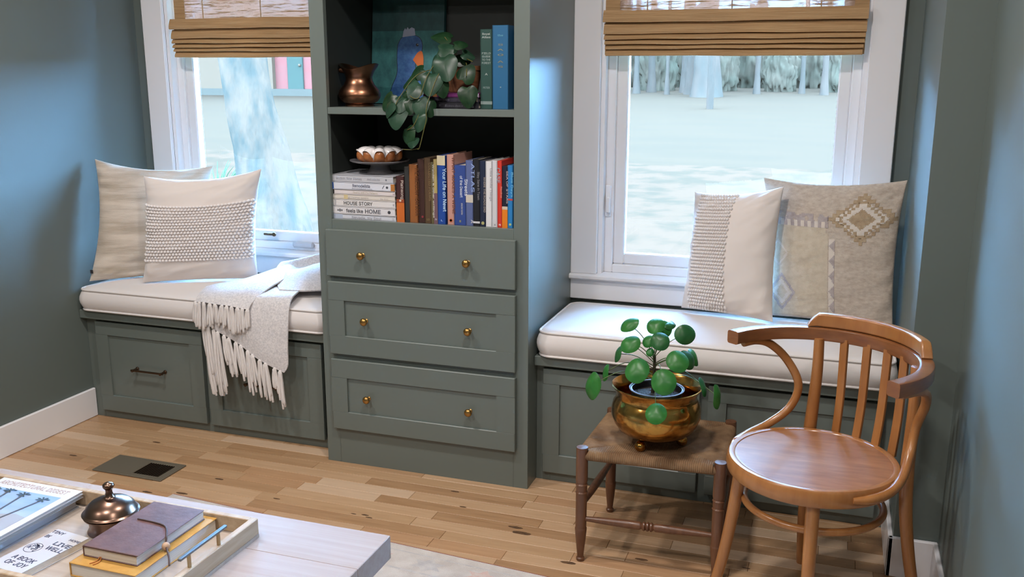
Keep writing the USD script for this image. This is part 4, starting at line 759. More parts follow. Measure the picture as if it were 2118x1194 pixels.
# brass planter, nursery pot, plant
QX, QY, QZ = 1.266, -0.285, 0.3435
brass_p = mat('tarnished_brass', (0.50, 0.27, 0.065), 0.16, c2=(0.24, 0.115, 0.030), ns=(22, 22, 22), detail=4, ramp=(0.50, 0.66), metal=1.0, bump=0.15, bs=(24, 24, 24), bd=0.004)
t = thing('brass_planter', 'round tarnished brass planter on ball feet standing on the rush stool', 'planter', (QX, QY, QZ))
bp = [(0.0, 0.028), (0.05, 0.029), (0.085, 0.036), (0.108, 0.050), (0.122, 0.070), (0.130, 0.092), (0.130, 0.110), (0.126, 0.128), (0.119, 0.140), (0.116, 0.147), (0.117, 0.154), (0.121, 0.163), (0.126, 0.172), (0.130, 0.177), (0.131, 0.180), (0.128, 0.1815), (0.122, 0.175), (0.116, 0.164), (0.112, 0.154), (0.111, 0.147), (0.114, 0.139), (0.121, 0.126), (0.124, 0.108), (0.121, 0.09), (0.116, 0.072), (0.10, 0.052), (0.08, 0.042), (0.0, 0.036)]
bp = [(a, b_ * 1.02) for a, b_ in bp]
part(t, 'bowl', lathe(bp, (QX, QY, QZ), 72), brass_p, smooth=60)
for k in range(3):
    a = math.radians(-112 + 120 * k); part(t, 'ball_foot', ball((QX + .078 * math.cos(a), QY + .078 * math.sin(a), QZ + 0.017), 0.0165, 3), brass_p, smooth=True)
npot = mat('nursery_pot', (0.012, 0.012, 0.015), 0.35); wrim = mat('pot_rim', (0.18, 0.18, 0.20), 0.8, spec=0.2)
lg = leafmat('pilea_leaf', (0.026, 0.16, 0.030), (0.045, 0.22, 0.042), 0.25); lg2 = leafmat('pilea_leaf_dark', (0.015, 0.095, 0.026), (0.028, 0.135, 0.036), 0.2); petm = mat('petiole', (0.10, 0.15, 0.045), 0.5); stemm = mat('pilea_stem', (0.045, 0.032, 0.018), 0.7)
t = thing('money_plant', 'green pilea plant with round coin leaves in the brass planter', 'plant', (QX, QY, QZ + 0.04))
part(t, 'nursery_pot', lathe([(0, 0.04), (0.062, 0.04), (0.074, 0.165), (0.078, 0.167), (0.078, 0.172), (0.072, 0.172), (0.070, 0.155), (0, 0.154)], (QX, QY, QZ), 40), npot, smooth=40)
part(t, 'pot_rim', lathe([(0.0745, 0.1715), (0.080, 0.1715), (0.0805, 0.174), (0.0745, 0.174), (0.0745, 0.1715)], (QX, QY, QZ), 40), wrim, label='pale rim of the nursery pot')
part(t, 'soil', lathe([(0.0, 0.1545), (0.0702, 0.1545), (0.0, 0.160)], (QX, QY, QZ), 28), soil)
base = np.array([QX - 0.012, QY, QZ + 0.155]); apex = base + [0.002, 0.0, 0.115]
part(t, 'stem', tube(catmull([base, base + [0.003, -.002, .05], apex], 6), np.linspace(0.0062, 0.0042, 13), 8), stemm, smooth=True)
LP = [((1.185, -0.33, 0.717), .056, (-.35, -.6, .7), .78, 0), ((1.257, -0.30, 0.711), .050, (-.05, -.7, .7), .95, 0), ((1.274, -0.26, 0.690), .050, (.25, -.85, .5), .95, 0), ((1.290, -0.24, 0.703), .044, (.3, -.3, .9), .7, 1), ((1.346, -0.31, 0.693), .056, (.35, -.85, .35), .95, 1), ((1.244, -0.33, 0.670), .036, (-.1, -.8, .6), .9, 0), ((1.282, -0.36, 0.683), .052, (.05, -.8, .6), .95, 1), ((1.195, -0.35, 0.664), .056, (-.15, -.75, .65), .88, 0), ((1.166, -0.31, 0.650), .046, (-.8, -.5, .5), .8, 1), ((1.154, -0.34, 0.627), .048, (-.85, -.45, .35), .8, 1), ((1.252, -0.34, 0.641), .024, (0, -.8, .6), .9, 0), ((1.230, -0.42, 0.611), .068, (-.1, -.8, .6), .95, 0), ((1.340, -0.40, 0.643), .062, (.15, -.75, .65), .92, 0), ((1.364, -0.36, 0.636), .054, (.6, -.6, .5), .85, 1), ((1.377, -0.31, 0.631), .050, (.9, -.25, .5), .8, 0), ((1.311, -0.45, 0.595), .068, (.0, -.85, .5), .95, 0), ((1.298, -0.475, 0.513), .058, (0, -.72, .7), .95, 0), ((1.089, -0.38, 0.533), .078, (-.55, -.80, .15), .70, 0), ((1.116, -0.33, 0.562), .048, (-.8, -.5, .2), .7, 0), ((1.414, -0.36, 0.563), .052, (.9, -.1, .4), .6, 1), ((1.457, -0.37, 0.539), .066, (.93, -.25, .1), .6, 0)]
for i, (c, s, n, asp, m) in enumerate(LP):
    c = np.array(c); n = np.array(n); out = c - apex; tip = out.copy(); tip[2] -= 0.05
    if i in (17, 18, 20, 16): tip = np.array([0.1 * np.sign(out[0]), 0, -1.0])
    if i == 0: tip = np.array([-.8, 0, -.5])
    lf = part(t, 'leaf', leaf_mesh('round', c, s * 1.08, n, tip, asp, 0.16, i + 40), lg2 if m else lg, smooth=60)
    start = base + (apex - base) * (0.25 + 0.75 * np.clip((c[2] - 0.5) / 0.2, 0, 1))
    sag = np.array([0, 0, 0.012 if c[2] > 0.6 else 0.035]); midp = (start + c) / 2 + sag
    if c[2] < 0.57: midp[2] = max(midp[2], QZ + 0.205)
    nn = n / np.linalg.norm(n)
    part(t, 'petiole', tube(catmull([start, midp, c - nn * 0.0015 - nn * s * 0.06], 6), 0.0012, 6), petm, smooth=True)

# ------------------------------------------------------------------ bentwood armchair
wood = mat('bentwood_beech', (0.30, 0.115, 0.030), 0.30, c2=(0.42, 0.18, 0.055), ns=(26, 26, 5), detail=5, ramp=(0.3, 0.7), coat=0.35)
wood_arm = mat('bentwood_dark', (0.17, 0.062, 0.022), 0.28, c2=(0.27, 0.105, 0.035), ns=(12, 12, 50), detail=5, ramp=(0.3, 0.7), coat=0.4)
ply = mat('seat_veneer', (0.26, 0.100, 0.038), 0.36, spec=0.3, c2=(0.40, 0.175, 0.070), ns=(9, 45, 9), detail=5, ramp=(0.3, 0.7), coat=0.05)
CC = np.array([1.710, -0.520]); Bk = np.array([0.635, 0.772]); Sd = np.array([0.772, -0.635])
def ch(b, s, z): q = CC + Bk * b + Sd * s; return np.array([q[0], q[1], z])
t = thing('armchair', 'brown bentwood armchair with a round seat and slatted back at the right', 'chair', (*CC, 0))
O = (CC[0], CC[1], 0)
part(t, 'seat_ring', lathe([(0.180, 0.415), (0.205, 0.414), (0.211, 0.420), (0.2135, 0.436), (0.212, 0.452), (0.207, 0.4590), (0.200, 0.4605), (0.1935, 0.4585), (0.192, 0.4560), (0.180, 0.4545), (0.180, 0.415)], O, 80), wood, smooth=40)
part(t, 'seat_panel', lathe([(0.0, 0.446), (0.186, 0.446), (0.1925, 0.4565), (0.186, 0.4572), (0.10, 0.4560), (0.0, 0.4550)], O, 72), ply, smooth=40, label='round veneered seat panel')
for s in (-1, 1):
    part(t, 'front_leg', tube(catmull([ch(-.128, s * .118, .425), ch(-.138, s * .127, .30), ch(-.155, s * .142, .15), ch(-.180, s * .163, 0.0078)], 6), np.linspace(.0175, .0135, 19), 16), wood, smooth=40)
    path = catmull([ch(.172, s * .150, .712), ch(.176, s * .152, .62), ch(.172, s * .154, .52), ch(.168, s * .156, .43), ch(.176, s * .162, .30), ch(.198, s * .180, .14), ch(.232, s * .204, 0.0)], 6)
    part(t, 'back_leg', tube(path, np.concatenate([np.linspace(.0135, .0175, 18), np.linspace(.0175, .0135, len(path) - 18)]), 16), wood, smooth=40)
for s in (-.092, -.032, .030, .090):
    path = [ch(.195 if abs(s) > .05 else .205, s * .98, .452), ch(.205 if abs(s) > .05 else .218, s, .56), ch(.206 if abs(s) > .05 else .222, s * 1.02, .716)]
    part(t, 'back_slat', sweep(catmull(path, 5), rrect(.024, .010, .003), up=(Bk[0], Bk[1], 0)), wood, smooth=35)
# arm bow: one flat bent rail
R_ = 0.252; pts = []
def arm_pt(a, z, dr=0.0):
    a = math.radians(a)
    if abs(a) <= math.pi / 2: return ch(-0.015 + (R_ + dr) * math.cos(a), (R_ + dr) * math.sin(a), z)
    e = abs(a) - math.pi / 2; return ch(-0.015 - e * 0.30, np.sign(a) * (R_ + dr - 0.01 * (e / .3) ** 2 * 1.2), z)
arc = [arm_pt(a, 0.722) for a in np.linspace(-97, 97, 61)]
wsc = np.ones((61, 2))
part(t, 'arm_bow', sweep(arc, rrect(.036, .036, .006), scale=wsc), wood_arm, smooth=35, label='dark bent arm rail running round the back')
aa = np.linspace(-46, 46, 41); cr = [arm_pt(a, 0.7405 + 0.019, 0.002) for a in aa]
hs = np.clip((46 - np.abs(aa)) / 7.0, 0.04, 1.0) ** 0.7
V = []
sec0 = rrect(.026, .038, .006)
for p, h in zip(cr, hs): pass
sc = np.column_stack([np.ones(41), hs]); cr = np.array(cr); cr[:, 2] = 0.7405 + 0.019 * hs
part(t, 'crest_rail', sweep(cr, sec0, scale=sc), wood, smooth=35)
for s in (-1, 1):
    pth = catmull([ch(-.015, s * .246, .699), ch(.03, s * .248, .702), ch(.082, s * .240, .686), ch(.125, s * .215, .640), ch(.143, s * .185, .575), ch(.122, s * .190, .512), ch(.07, s * .212, .468), ch(.01, s * .224, .448), ch(-.05, s * .214, .440), ch(-.085, s * .196, .439)], 6)
    rr_ = np.full(len(pth), 0.0115); rr_[-7:] = np.linspace(.0115, .007, 7); rr_[:5] = np.linspace(.008, .0115, 5)
    part(t, 'arm_support', tube(pth, rr_, 14), wood, smooth=40)
part(t, 'stretcher_ring', tube([(*(CC + .172 * (Bk * math.cos(a) + Sd * math.sin(a)) + Bk * .012), .335) for a in np.linspace(0, 2 * np.pi, 64, endpoint=False)], 0.0095, 12, closed=True), wood, smooth=40)
# ------------------------------------------------------------------ floor vent
vm = mat('vent_bronze', (0.16, 0.14, 0.105), 0.45, metal=0.3)
VX0, VX1, VY0, VY1 = -0.762, -0.462, -0.368, -0.223
t = thing('floor_vent', 'bronze metal floor register set in the oak floor', 'floor vent', ((VX0 + VX1) / 2, (VY0 + VY1) / 2, 0))
gx0, gx1, gy0, gy1 = -0.602, -0.492, -0.343, -0.247
part(t, 'plate', cat(box(VX0, gx0, VY0, VY1, 0.0002, 0.005, .002), box(gx1, VX1, VY0, VY1, 0.0002, 0.005, .002), box(gx0 - .002, gx1 + .002, VY0, gy0, 0.0002, 0.005, .002), box(gx0 - .002, gx1 + .002, gy1, VY1, 0.0002, 0.005, .002)), vm)
part(t, 'duct', box(gx0 - .001, gx1 + .001, gy0 - .001, gy1 + .001, 0.0002, 0.0008), black)
for k in range(11):
    x = gx0 + (gx1 - gx0) * (k + .5) / 11; part(t, 'louver', box(x - .0016, x + .0016, gy0, gy1, 0.001, 0.0042), bronze)

# ------------------------------------------------------------------ rug
rugm = mat('faded_rug', (0.50, 0.46, 0.44), 0.95, c2=(0.62, 0.59, 0.57), ns=(16, 16, 16), detail=6, ramp=(0.35, 0.65), bump=0.6, bs=(350, 350, 350), bd=0.003)
rug_p = mat('rug_faded_pink', (0.60, 0.40, 0.36), 0.95, c2=(0.60, 0.54, 0.51), ns=(30, 30, 30), detail=5, bump=0.6, bs=(350, 350, 350), bd=0.003); rug_g = mat('rug_faded_grey', (0.45, 0.44, 0.46), 0.95, c2=(0.58, 0.56, 0.55), ns=(30, 30, 30), detail=5, bump=0.6, bs=(350, 350, 350), bd=0.003); rug_e = mat('rug_edge', (0.28, 0.12, 0.10), 0.95)
ra = -0.075; rc = (0.75, -0.525, 0)
t = thing('rug', 'pale faded rug with grey and pink pattern under the coffee table', 'rug', (0.75, -1.4, 0))
def rug_piece(nm, m, mt, **k): part(t, nm, rotz(m, ra, rc), mt, **k)
rug_piece('pile', box(-0.35, 2.0 - .15, -2.35, -0.528, 0.0004, 0.0075, .002), rugm)
rug_piece('edge_binding', box(-0.35, 1.85, -0.529, -0.5235, 0.0004, 0.0070, .002), rug_e, label='rust red edge binding')
rug_piece('border_stripe', box(-0.33, 1.83, -0.66, -0.652, 0.007, 0.0079), rug_g); rug_piece('border_stripe', box(-0.33, 1.83, -0.565, -0.560, 0.007, 0.0079), rug_g)
for k in range(12):
    x = -0.2 + k * .175; mo = affinity.translate(Polygon([(0, .04), (.018, .018), (.05, .02), (.03, 0), (.05, -.02), (.018, -.018), (0, -.04), (-.018, -.018), (-.05, -.02), (-.03, 0), (-.05, .02), (-.018, .018)]), x, -0.608)
    v, f = extrude(mo, .0006); rug_piece('woven_motif', (v + [0, 0, .0073], f), rug_p if k % 2 == 0 else rug_g)
for k in range(14):
    x = -0.25 + k * .15; v, f = extrude(affinity.translate(Polygon([(0, .045), (.04, 0), (0, -.045), (-.04, 0)]), x, -0.74), .0006); rug_piece('woven_motif', (v + [0, 0, .0073], f), rug_p if k % 3 == 1 else rug_g)

# ------------------------------------------------------------------ coffee table
pale = mat('limed_oak', (0.38, 0.315, 0.285), 0.62, c2=(0.43, 0.375, 0.355), spec=0.12, ns=(2.5, 60, 60), detail=5, ramp=(0.3, 0.7), bump=0.15, bs=(8, 300, 300), bd=0.001)
pale_end = mat('limed_oak_end', (0.36, 0.31, 0.28), 0.55, c2=(0.44, 0.38, 0.34), ns=(60, 60, 120))
TX0, TX1, TY0, TY1, TZ = -0.85, 0.846, -2.10, -1.182, 0.42
t = thing('coffee_table', 'long pale limed oak coffee table in the foreground', 'coffee table', ((TX0 + TX1) / 2, (TY0 + TY1) / 2, 0))
for k in range(6):
    ya, yb_ = TY0 + (TY1 - TY0) * k / 6, TY0 + (TY1 - TY0) * (k + 1) / 6
    part(t, 'table_top_board', box(TX0, TX1, ya + .0002, yb_ - .0002, TZ - 0.055, TZ - 0.0003 * (k % 2), .0015), pale)
for lx in (TX0 + .16, TX1 - .26):
    for ly in (TY0 + .12, TY1 - .22): part(t, 'leg', box(lx, lx + .09, ly, ly + .09, 0.0085, TZ - .055, .004), pale)

# tray
tray_m = mat('tray_ash', (0.38, 0.27, 0.165), 0.6, c2=(0.48, 0.365, 0.25), ns=(60, 5, 60), detail=5, bump=0.15, bs=(300, 20, 300), bd=0.001); tray_b = mat('tray_base', (0.38, 0.325, 0.28), 0.5, c2=(0.44, 0.38, 0.33), ns=(5, 60, 60), detail=4)
AX0, AX1, AY0, AY1 = -0.215, 0.578, -1.645, -1.283
t = thing('tray', 'pale wooden serving tray with a steel bar handle on the coffee table', 'tray', ((AX0 + AX1) / 2, (AY0 + AY1) / 2, TZ))
part(t, 'tray_base', box(AX0, AX1, AY0, AY1, TZ + .0003, TZ + .008), tray_b)
wz = TZ + 0.045
part(t, 'side', box(AX1 - .016, AX1, AY0, AY1, TZ + .008, wz, .0015), tray_m); part(t, 'side', box(AX0, AX0 + .016, AY0, AY1, TZ + .008, wz, .0015), tray_m)
part(t, 'side', box(AX0 + .016, AX1 - .016, AY1 - .014, AY1, TZ + .008, wz, .0015), tray_m); part(t, 'side', box(AX0 + .016, AX1 - .016, AY0, AY0 + .014, TZ + .008, wz, .0015), tray_m)
steel = mat('steel', (0.20, 0.22, 0.24), 0.45, metal=1.0); postm = mat('brass_post', (0.42, 0.33, 0.2), 0.35, metal=1.0)
for hx in (AX1 - .008, AX0 + .008):
    h = part(t, 'handle', box(hx - .004, hx + .004, -1.535, -1.385, wz + .026, wz + .033, .0015), steel, label='square steel bar handle')
    for hy in (-1.412, -1.506): part(h, 'post', lathe([(0, 0), (.004, 0), (.004, .027), (0, .027)], (hx, hy, wz), 12), postm)

# stack of magazines and books at the left of the tray
TB = TZ + .0083
t = thing('book', 'large grey hardback lying under the magazine in the tray', 'book', (-0.02, -1.44, TB)); part(t, 'cover', cat(box(-.135, .112, -1.612, -1.310, TB, TB + .003), box(-.135, .112, -1.612, -1.310, TB + .021, TB + .024), box(-.135, -.132, -1.612, -1.310, TB, TB + .024)), col((.28, .30, .34)))
part(t, 'pages', box(-.131, .107, -1.608, -1.314, TB + .003, TB + .021), mat('grey_pages', (0.42, 0.43, 0.47), .8))
TM = TB + .0243
for k in range(2):
    z = TM + k * .0078
    t = thing('magazine', ['closed magazine beneath the top magazine in the tray', 'top magazine with a desert palm cover and the title ARCHITECTURAL DIGEST'][k], 'magazine', (0, -1.42, z))
    part(t, 'cover', cat(box(-.112, .122, -1.602, -1.304, z + .0066, z + .0075), box(-.112, .122, -1.602, -1.304, z, z + .0008), box(-.112, -.111, -1.602, -1.304, z, z + .0075)), col((.60, .575, .57) if k else (.30, .31, .33)))
    part(t, 'pages', box(-.111, .120, -1.601, -1.305, z + .0008, z + .0066), mat('magazine_pages_%d' % k, (.60, .59, .58) if k else (.25, .24, .24), .6, c2=(.40, .39, .39), ns=(4, 4, 900)))
zt = TM + .0078 + .0075; PSX, PSY = .010, -.027
def flat(nm, poly, mt, o, **k): v, f = extrude(affinity.translate(poly, PSX * (o > 0), PSY * (o > 0)).buffer(0).intersection(sbox(mx0, my0, mx1, my1)), .0003); part(t, nm, (v + [0, 0, zt + o], f), mt, **k)
mx0, mx1, my0, my1 = -.102, .102, -1.582, -1.349
part(t, 'lettering', put(text('ARCHITECTURAL DIGEST', .017, False, .0003, .196), (-.098, -1.333, zt), (1, 0, 0), (0, 1, 0), (0, 0, 1)), col((.36, .24, .20)))
flat('cover_picture', sbox(mx0, my0, mx1, my1), mat('printed_sky', (.24, .38, .62), .35, c2=(.40, .50, .66), ns=(3, 14, 3)), 0, label='printed blue sky')
flat('cover_picture', Polygon([((mx0 - PSX), (my0 - PSY)), ((mx1 - PSX), (my0 - PSY)), ((mx1 - PSX), -1.425), (.06, -1.418), (.02, -1.43), (-.03, -1.424), (-.08, -1.43), ((mx0 - PSX), -1.42)]), mat('printed_haze', (.36, .38, .42), .35), .0003)
flat('cover_picture', Polygon(catmull([((mx0 - PSX), (my0 - PSY)), ((mx1 - PSX) - .03, (my0 - PSY)), (.055, -1.50), (.03, -1.475), (-.01, -1.478), (-.03, -1.455), (-.07, -1.45), ((mx0 - PSX), -1.44)], 4)), mat('printed_rock', (.62, .38, .22), .35, c2=(.46, .24, .12), ns=(40, 60, 40)), .0006, label='printed sandstone boulders')
flat('cover_picture', sbox((mx0 - PSX), (my0 - PSY), (mx1 - PSX) - .05, (my0 - PSY) + .018), col((.34, .10, .06)), .0009)
flat('cover_picture', Polygon([(-.06, -1.50), (-.035, -1.47), (-.025, -1.465), (-.03, -1.48)]), col((.14, .08, .05)), .0009)
for (qx, qy, tx, ty) in ((-.075, -1.43, -.088, -1.335), (-.03, -1.44, -.048, -1.330), (.040, -1.455, .062, -1.345), (.012, -1.435, .000, -1.338)):
    flat('printed_palm', LineString([(qx, qy), (tx, ty)]).buffer(.0022), col((.10, .11, .14)), .0012)
    for k in range(7):
        a = math.radians(20 + k * 47); flat('printed_palm', Polygon([(tx, ty), (tx + .014 * math.cos(a - .2), ty + .010 * math.sin(a - .2)), (tx + .019 * math.cos(a), ty + .012 * math.sin(a)), (tx + .014 * math.cos(a + .2), ty + .010 * math.sin(a + .2))]), col((.05, .08, .09)), .0015)

# small white booklet
BKX0, BKX1, BKY0, BKY1 = 0.162, 0.256, -1.605, -1.438
t = thing('booklet', 'small white booklet with hand-drawn blue lettering in the tray', 'book', ((BKX0 + BKX1) / 2, -1.51, TB))
BA = -0.12; cb = ((BKX0 + BKX1) / 2, (BKY0 + BKY1) / 2, 0); bcx = ((BKX0 + BKX1) / 2, -1.51, 0)
part(t, 'cover', rotz(box(BKX0, BKX1, BKY0, BKY1, TB + .0145, TB + .016, .0004), BA, cb), col((.50, .50, .53))); part(t, 'cover', rotz(box(BKX0, BKX1, BKY0, BKY1, TB, TB + .0015, .0004), BA, cb), col((.50, .50, .53))); part(t, 'pages', rotz(box(BKX0 + .001, BKX1 - .001, BKY0 + .001, BKY1 - .001, TB + .0015, TB + .0145), BA, cb), paper)
zt = TB + .016; ink_b = col((.035, .04, .085))
def btext(s, h, x, y, w): part(t, 'lettering', rotz(put(text(s, h, True, .0003, w), (x + .004, y - .014, zt), (1, 0, 0), (0, 1, 0), (0, 0, 1)), BA, cb), ink_b)
btext('TINY', .009, .156, -1.441, .036); btext('HOPE', .007, .222, -1.452, .030); btext('BK', .010, .160, -1.462, .014); btext('LIVE', .013, .204, -1.478, .048)
btext('WELL', .013, .206, -1.498, .046); btext('A BOOK', .013, .176, -1.552, .062); btext('OF JOY', .013, .178, -1.572, .060)
ring_ = affinity.scale(Point(.186, -1.519).buffer(.019, 24), 1.0, 1.0); v, f = extrude(ring_.difference(Point(.186, -1.519).buffer(.0178, 24)), .0003); part(t, 'drawing', rotz((v + [0, 0, zt], f), BA, cb), ink_b)
for k in range(9):
    rr2 = np.random.default_rng(k + 5); cx_, cy_ =   .186 + rr2.uniform(-.011, .011), -1.519 + rr2.uniform(-.011, .011); v, f = extrude(LineString([(cx_ + rr2.uniform(-.006, .006), cy_ + rr2.uniform(-.006, .006)) for _ in range(4)]).buffer(.0009), .0003); part(t, 'drawing', rotz((v + [0, 0, zt], f), BA, cb), ink_b)

# brass lidded pot
pw_m = mat('antique_copper', (0.23, 0.145, 0.105), 0.28, c2=(0.17, 0.105, 0.078), ns=(14, 14, 14), metal=1.0)
PXc, PYc = 0.262, -1.372
t = thing('lidded_pot', 'antique copper lidded pot with a knob finial in the tray', 'pot', (PXc, PYc, TB))
PS = 1.09
def lathe_s(p, o, n): return lathe([(a * PS, b * 1.02) for a, b in p], o, n)
part(t, 'body', lathe_s([(0, 0), (.044, 0), (.047, .003), (.045, .007), (.042, .012), (.043, .025), (.046, .034), (.052, .036), (.053, .039), (.050, .041), (0, .041)], (PXc, PYc, TB), 48), pw_m, smooth=40)
l_ = part(t, 'lid', lathe_s([(0, .0415), (.0535, .0415), (.055, .0435), (.052, .046), (.050, .048), (.046, .057), (.037, .066), (.024, .072), (.014, .075), (.012, .077), (0, .077)], (PXc, PYc, TB), 48), pw_m, smooth=40)
part(l_, 'finial', lathe_s([(0, .076), (.012, .076), (.0085, .080), (.0065, .088), (.0065, .094), (.0095, .097), (.0115, .101), (.0108, .105), (.007, .1085), (0, .110)], (PXc, PYc, TB), 28), pw_m, smooth=40)

# yellow book and leather journal
def flatbook(nm, lab, x0, x1, y0, y1, z0, z1, cm, pm, cat_='book', over=.003, rot=0.0):
    global t
    t = thing(nm, lab, cat_, ((x0 + x1) / 2, (y0 + y1) / 2, z0)); cc = ((x0 + x1) / 2, (y0 + y1) / 2, 0); b = .0022
    part(t, 'cover', rotz(cat(box(x0, x1, y0, y1, z1 - b, z1, .0008), box(x0, x1, y0, y1, z0, z0 + b, .0008), box(x0, x0 + b, y0, y1, z0, z1, .0008)), rot, cc), cm)
    part(t, 'pages', rotz(box(x0 + b, x1 - over, y0 + over, y1 - over, z0 + b, z1 - b), rot, cc), pm); return t
pages_w = mat('cream_pages', (0.66, 0.62, 0.56), 0.8, c2=(0.56, 0.52, 0.46), ns=(5, 5, 900))
ochre = mat('ochre_cloth', (0.45, 0.235, 0.045), 0.6, c2=(0.52, 0.29, 0.07), ns=(50, 50, 50))
flatbook('book', 'thick ochre yellow book under the leather journal', 0.3225, 0.484, -1.560, -1.300, TB, TB + .030, ochre, pages_w)
leather = mat('brown_leather', (0.105, 0.052, 0.046), 0.42, c2=(0.155, 0.080, 0.070), ns=(26, 26, 26), detail=5, bump=0.25, bs=(90, 90, 90), bd=0.002); strap_m = mat('leather_cord', (0.06, 0.03, 0.022), 0.6)
J0, J1, JY0, JY1, JZ = 0.331, 0.464, -1.530, -1.315, TB + .0303
flatbook('journal', 'brown leather journal tied with a beaded cord on the ochre book', J0, J1, JY0, JY1, JZ, JZ + .022, leather, pages_w, 'notebook', .002)
part(t, 'flap', box(J0 + .002, J1 + .004, JY0 - .001, JY0 + .130, JZ + .0222, JZ + .0245, .001), leather, label='folded leather flap')
part(t, 'cord', tube(catmull([(J0 + .03, JY0 + .128, JZ + .0255), (J1 - .03, JY0 + .120, JZ + .026), (J1 + .004, JY0 + .085, JZ + .024), (J1 + .012, JY0 + .072, JZ + .012), (J1 + .040, JY0 + .045, JZ + .006), (J1 + .052, JY0 + .03, JZ - .004)], 6), .0020, 8), strap_m, smooth=True)
part(t, 'bead', ball((J1 + .012, JY0 + .072, JZ + .010), .0085, 2), mat('wood_bead', (.50, .33, .22), .5), smooth=True)
part(t, 'ribbon_marker', cat(tube(catmull([(J0 + .04, JY0 + .004, JZ + .004), (J0 + .042, JY0 - .010, JZ + .001), (J0 + .036, JY0 - .022, JZ + .0008)], 4), .0012, 6), tube(catmull([(J0 + .042, JY0 + .004, JZ + .004), (J0 + .050, JY0 - .010, JZ + .001), (J0 + .046, JY0 - .024, JZ + .0008)], 4), .0012, 6)), mat('orange_ribbon', (.45, .16, .04), .6))

# ------------------------------------------------------------------ outside
lawn = mat('bleached_lawn', (0.0427, 0.0231, 0.0135), 0.95, spec=0.0, c2=(0.0461, 0.0242, 0.0138), ns=(0.4, 1.2, 1), detail=3)
litter = mat('leaf_litter', (0.0411, 0.0226, 0.0131), 0.95, spec=0.0, c2=(0.0548, 0.0260, 0.0147), ns=(2.2, 2.2, 2.2), detail=6, ramp=(0.40, 0.55))
def gz(y): return -0.5 + 0.036 * y
def ground(y0, y1, x0, x1, dz, sx=2):
    return np.array([[x0, y0, gz(y0) + dz], [x1, y0, gz(y0) + dz], [x1, y1, gz(y1) + dz], [x0, y1, gz(y1) + dz], [x0, y0, gz(y0) - .4], [x1, y0, gz(y0) - .4], [x1, y1, gz(y1) - .4], [x0, y1, gz(y1) - .4]]), np.array([[0, 1, 2], [0, 2, 3], [4, 6, 5], [4, 7, 6], [0, 5, 1], [0, 4, 5], [1, 6, 2], [1, 5, 6], [2, 7, 3], [2, 6, 7], [3, 4, 0], [3, 7, 4]])
gd = structure('ground', (0, 30, 0))
part(gd, 'lawn', ground(12.4, 140, -140, 120, 0), lawn); part(gd, 'leaf_bed', ground(0.75, 12.4, -60, 60, 0.0), litter)
barkm = mat('pale_bark', (0.0379, 0.0288, 0.0203), 0.95, spec=0.0, c2=(0.0725, 0.0394, 0.0241), ns=(5, 5, 2.2), detail=6, ramp=(0.40, 0.60), bump=0.6, bs=(18, 18, 6), bd=0.03); bark2 = mat('far_bark', (0.0488, 0.0324, 0.0222), 0.95, spec=0.0, c2=(0.0621, 0.0356, 0.0234), ns=(3, 3, .7)); foliage = mat('far_foliage', (0.0527, 0.0371, 0.0218), 0.95, spec=0.0, c2=(0.0712, 0.0415, 0.0244), ns=(0.9, 0.9, 0.9), detail=5)
def crown(c, r, seed, s=(1, 1, .8), sub=4):
    v, f = ball((0, 0, 0), 1.0, sub); d = 0.55 * meshkit.fbm(v * 2.2 + seed * 5.3, 3, seed) + 0.75 * meshkit.fbm(v * [9, 9, 4] + seed, 3, seed); return v * (0.42 + 0.85 * d)[:, None] * r * np.asarray(s) + np.asarray(c, float), f
def tree(label, x, y, r, h, cr, seed, bm=bark2, cz=None, group=None, lean=0.0):
    z = gz(y) - .1; t = thing('tree', label, 'tree', (x, y, z), group); n = 26
    pth = np.array([(x + lean * k / 13 + 0.04 * r * math.sin(k * 1.3 + seed), y + .05 * r * math.sin(k), z + h * k / 13) for k in range(14)]); rad = r * (0.72 + 0.55 * np.exp(-np.arange(14) * h / 13 / (2.2 * r)) - 0.20 * np.arange(14) / 13)
    v, f = tube(catmull(pth, 5), np.interp(np.linspace(0, 13, 66), range(14), rad), 28); v = v + (v - np.column_stack([np.interp(v[:, 2], pth[:, 2], pth[:, 0]), np.interp(v[:, 2], pth[:, 2], pth[:, 1]), v[:, 2]])) * ((meshkit.fbm(v * [5, 5, 1.8] / max(r, .2) * .3, 4, seed)[:, None] - .5) * .35)
    part(t, 'trunk', (v, f), bm, smooth=60)
    if cr: part(t, 'crown', crown((x + lean, y, z + (cz or h)), cr, seed), foliage, smooth=True)
tree('large mottled tree trunk close outside the left window', -3.43, 5.0, 0.32, 7.5, 2.2, 1, barkm, 7.6, lean=-0.95)
tree('broad pale trunk on the lawn, centre of the right window', -2.66, 30.0, 0.46, 11, 2.0, 2, cz=12.0)
t = thing('utility_post', 'thin pale post standing on the lawn beside the broad trunk', 'post', (-1.8, 24.5, gz(24.5)))
part(t, 'pole', tube([(-1.8, 24.5, gz(24.5) - .3), (-1.8, 24.5, 4.5)], .10, 12), bark2, smooth=40); part(t, 'cap', lathe([(0, 0), (.13, 0), (.13, .04), (0, .10)], (-1.8, 24.5, 4.5), 12), bark2)
rs = random.Random(5)
for i, (x, y, r) in enumerate([(-5.35, 31.5, .13), (-4.95, 32.3, .17), (-4.15, 31.0, .09), (-3.75, 32.2, .15), (-3.40, 31.2, .17), (-1.15, 31.8, .12), (0.35, 32.2, .11), (1.10, 31.5, .14)]):
    tree('thin pale tree in the distant row at the edge of the woods', x, y, r, (7, 8.6, 10.2)[i % 3], 0.48, 20 + i, cz=(7.2, 8.8, 10.4)[i % 3], group='distant thin trees behind the lawn')
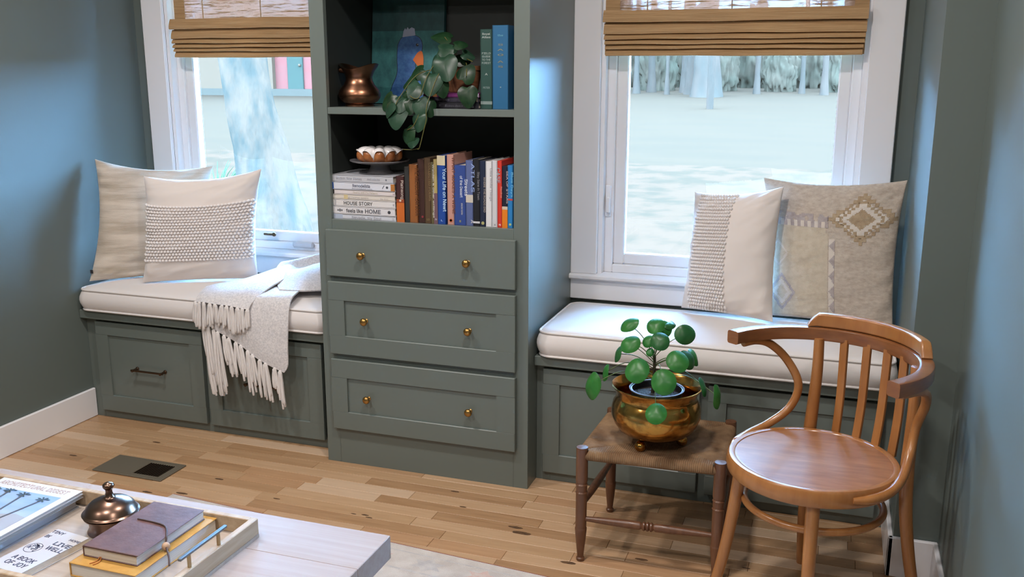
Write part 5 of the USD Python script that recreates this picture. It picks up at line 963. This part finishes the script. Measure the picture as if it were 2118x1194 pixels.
for i in range(10):
    x = -7.2 + i * 1.12; y = 33.6 + (i % 2) * 2.6; h = (2.5, 3.0)[i % 2] * rs.uniform(.85, 1.05)
    solo('shrub', crown((x, y, gz(y) + h * .32), h * .66, 60 + i, (.43, .34, 1)), foliage, 'pale blurred shrub in the hedge line at the far edge of the lawn', 'shrub', 'distant shrubs at the edge of the woods', smooth=True)
gr = mat('tuft_green', (0.0351, 0.0560, 0.0247), 0.9, spec=0.0)
bl = []
for k in range(46):
    a = rs.uniform(0, 6.28); L = rs.uniform(.3, .55); b0 = np.array([-5.55 + .12 * math.cos(a), 7.0 + .12 * math.sin(a), gz(7)]); bl.append(tube(catmull([b0, b0 + [.12 * math.cos(a), .12 * math.sin(a), L * .7], b0 + [.32 * math.cos(a), .32 * math.sin(a), L]], 4), np.linspace(.012, .002, 9), 4))
solo('grass_tuft', cat(*bl), gr, 'small green grass tuft outside the left window behind the pillows', 'plant')
# neighbour house
sid = mat('house_siding', (0.0827, 0.0420, 0.0236), 0.8, spec=0.0); pink = mat('house_pink_brick', (0.1267, 0.0328, 0.0237), 0.9, spec=0.0, c2=(0.1189, 0.0353, 0.0251), ns=(2, 2, 6)); rf = mat('house_roof', (0.10, 0.11, 0.12), 0.9); dcy = mat('house_door', (0.0315, 0.0314, 0.0210), 0.7, spec=0.0)
HZ = gz(28) - .2
t = thing('house', 'pale neighbouring house with a pink brick wing seen through the left window', 'house', (-22, 30, HZ))
part(t, 'wall', box(-30, -18.2, 28, 36, HZ, HZ + 3.2), sid); part(t, 'brick_wing', box(-18.2, -10, 28.2, 36, HZ, HZ + 3.2), pink)
d_ = part(t, 'door', box(-17.65, -17.0, 28.12, 28.2, HZ + .3, HZ + 2.5, .02), dcy); part(d_, 'door_knob', ball((-17.1, 28.08, HZ + 1.3), .05), sid)
part(t, 'roof', (np.array([[-30.6, 27.4, HZ + 3.2], [-9.4, 27.4, HZ + 3.2], [-9.4, 36.6, HZ + 3.2], [-30.6, 36.6, HZ + 3.2], [-30.6, 32, HZ + 5.6], [-9.4, 32, HZ + 5.6]]), np.array([[0, 1, 5], [0, 5, 4], [2, 3, 4], [2, 4, 5], [0, 4, 3], [1, 2, 5], [0, 3, 2], [0, 2, 1]])), rf)
part(t, 'foundation', box(-30.02, -9.98, 27.98, 36, HZ - .3, HZ + .45), mat('house_foundation', (0.0526, 0.0354, 0.0235), .9, spec=0.0))
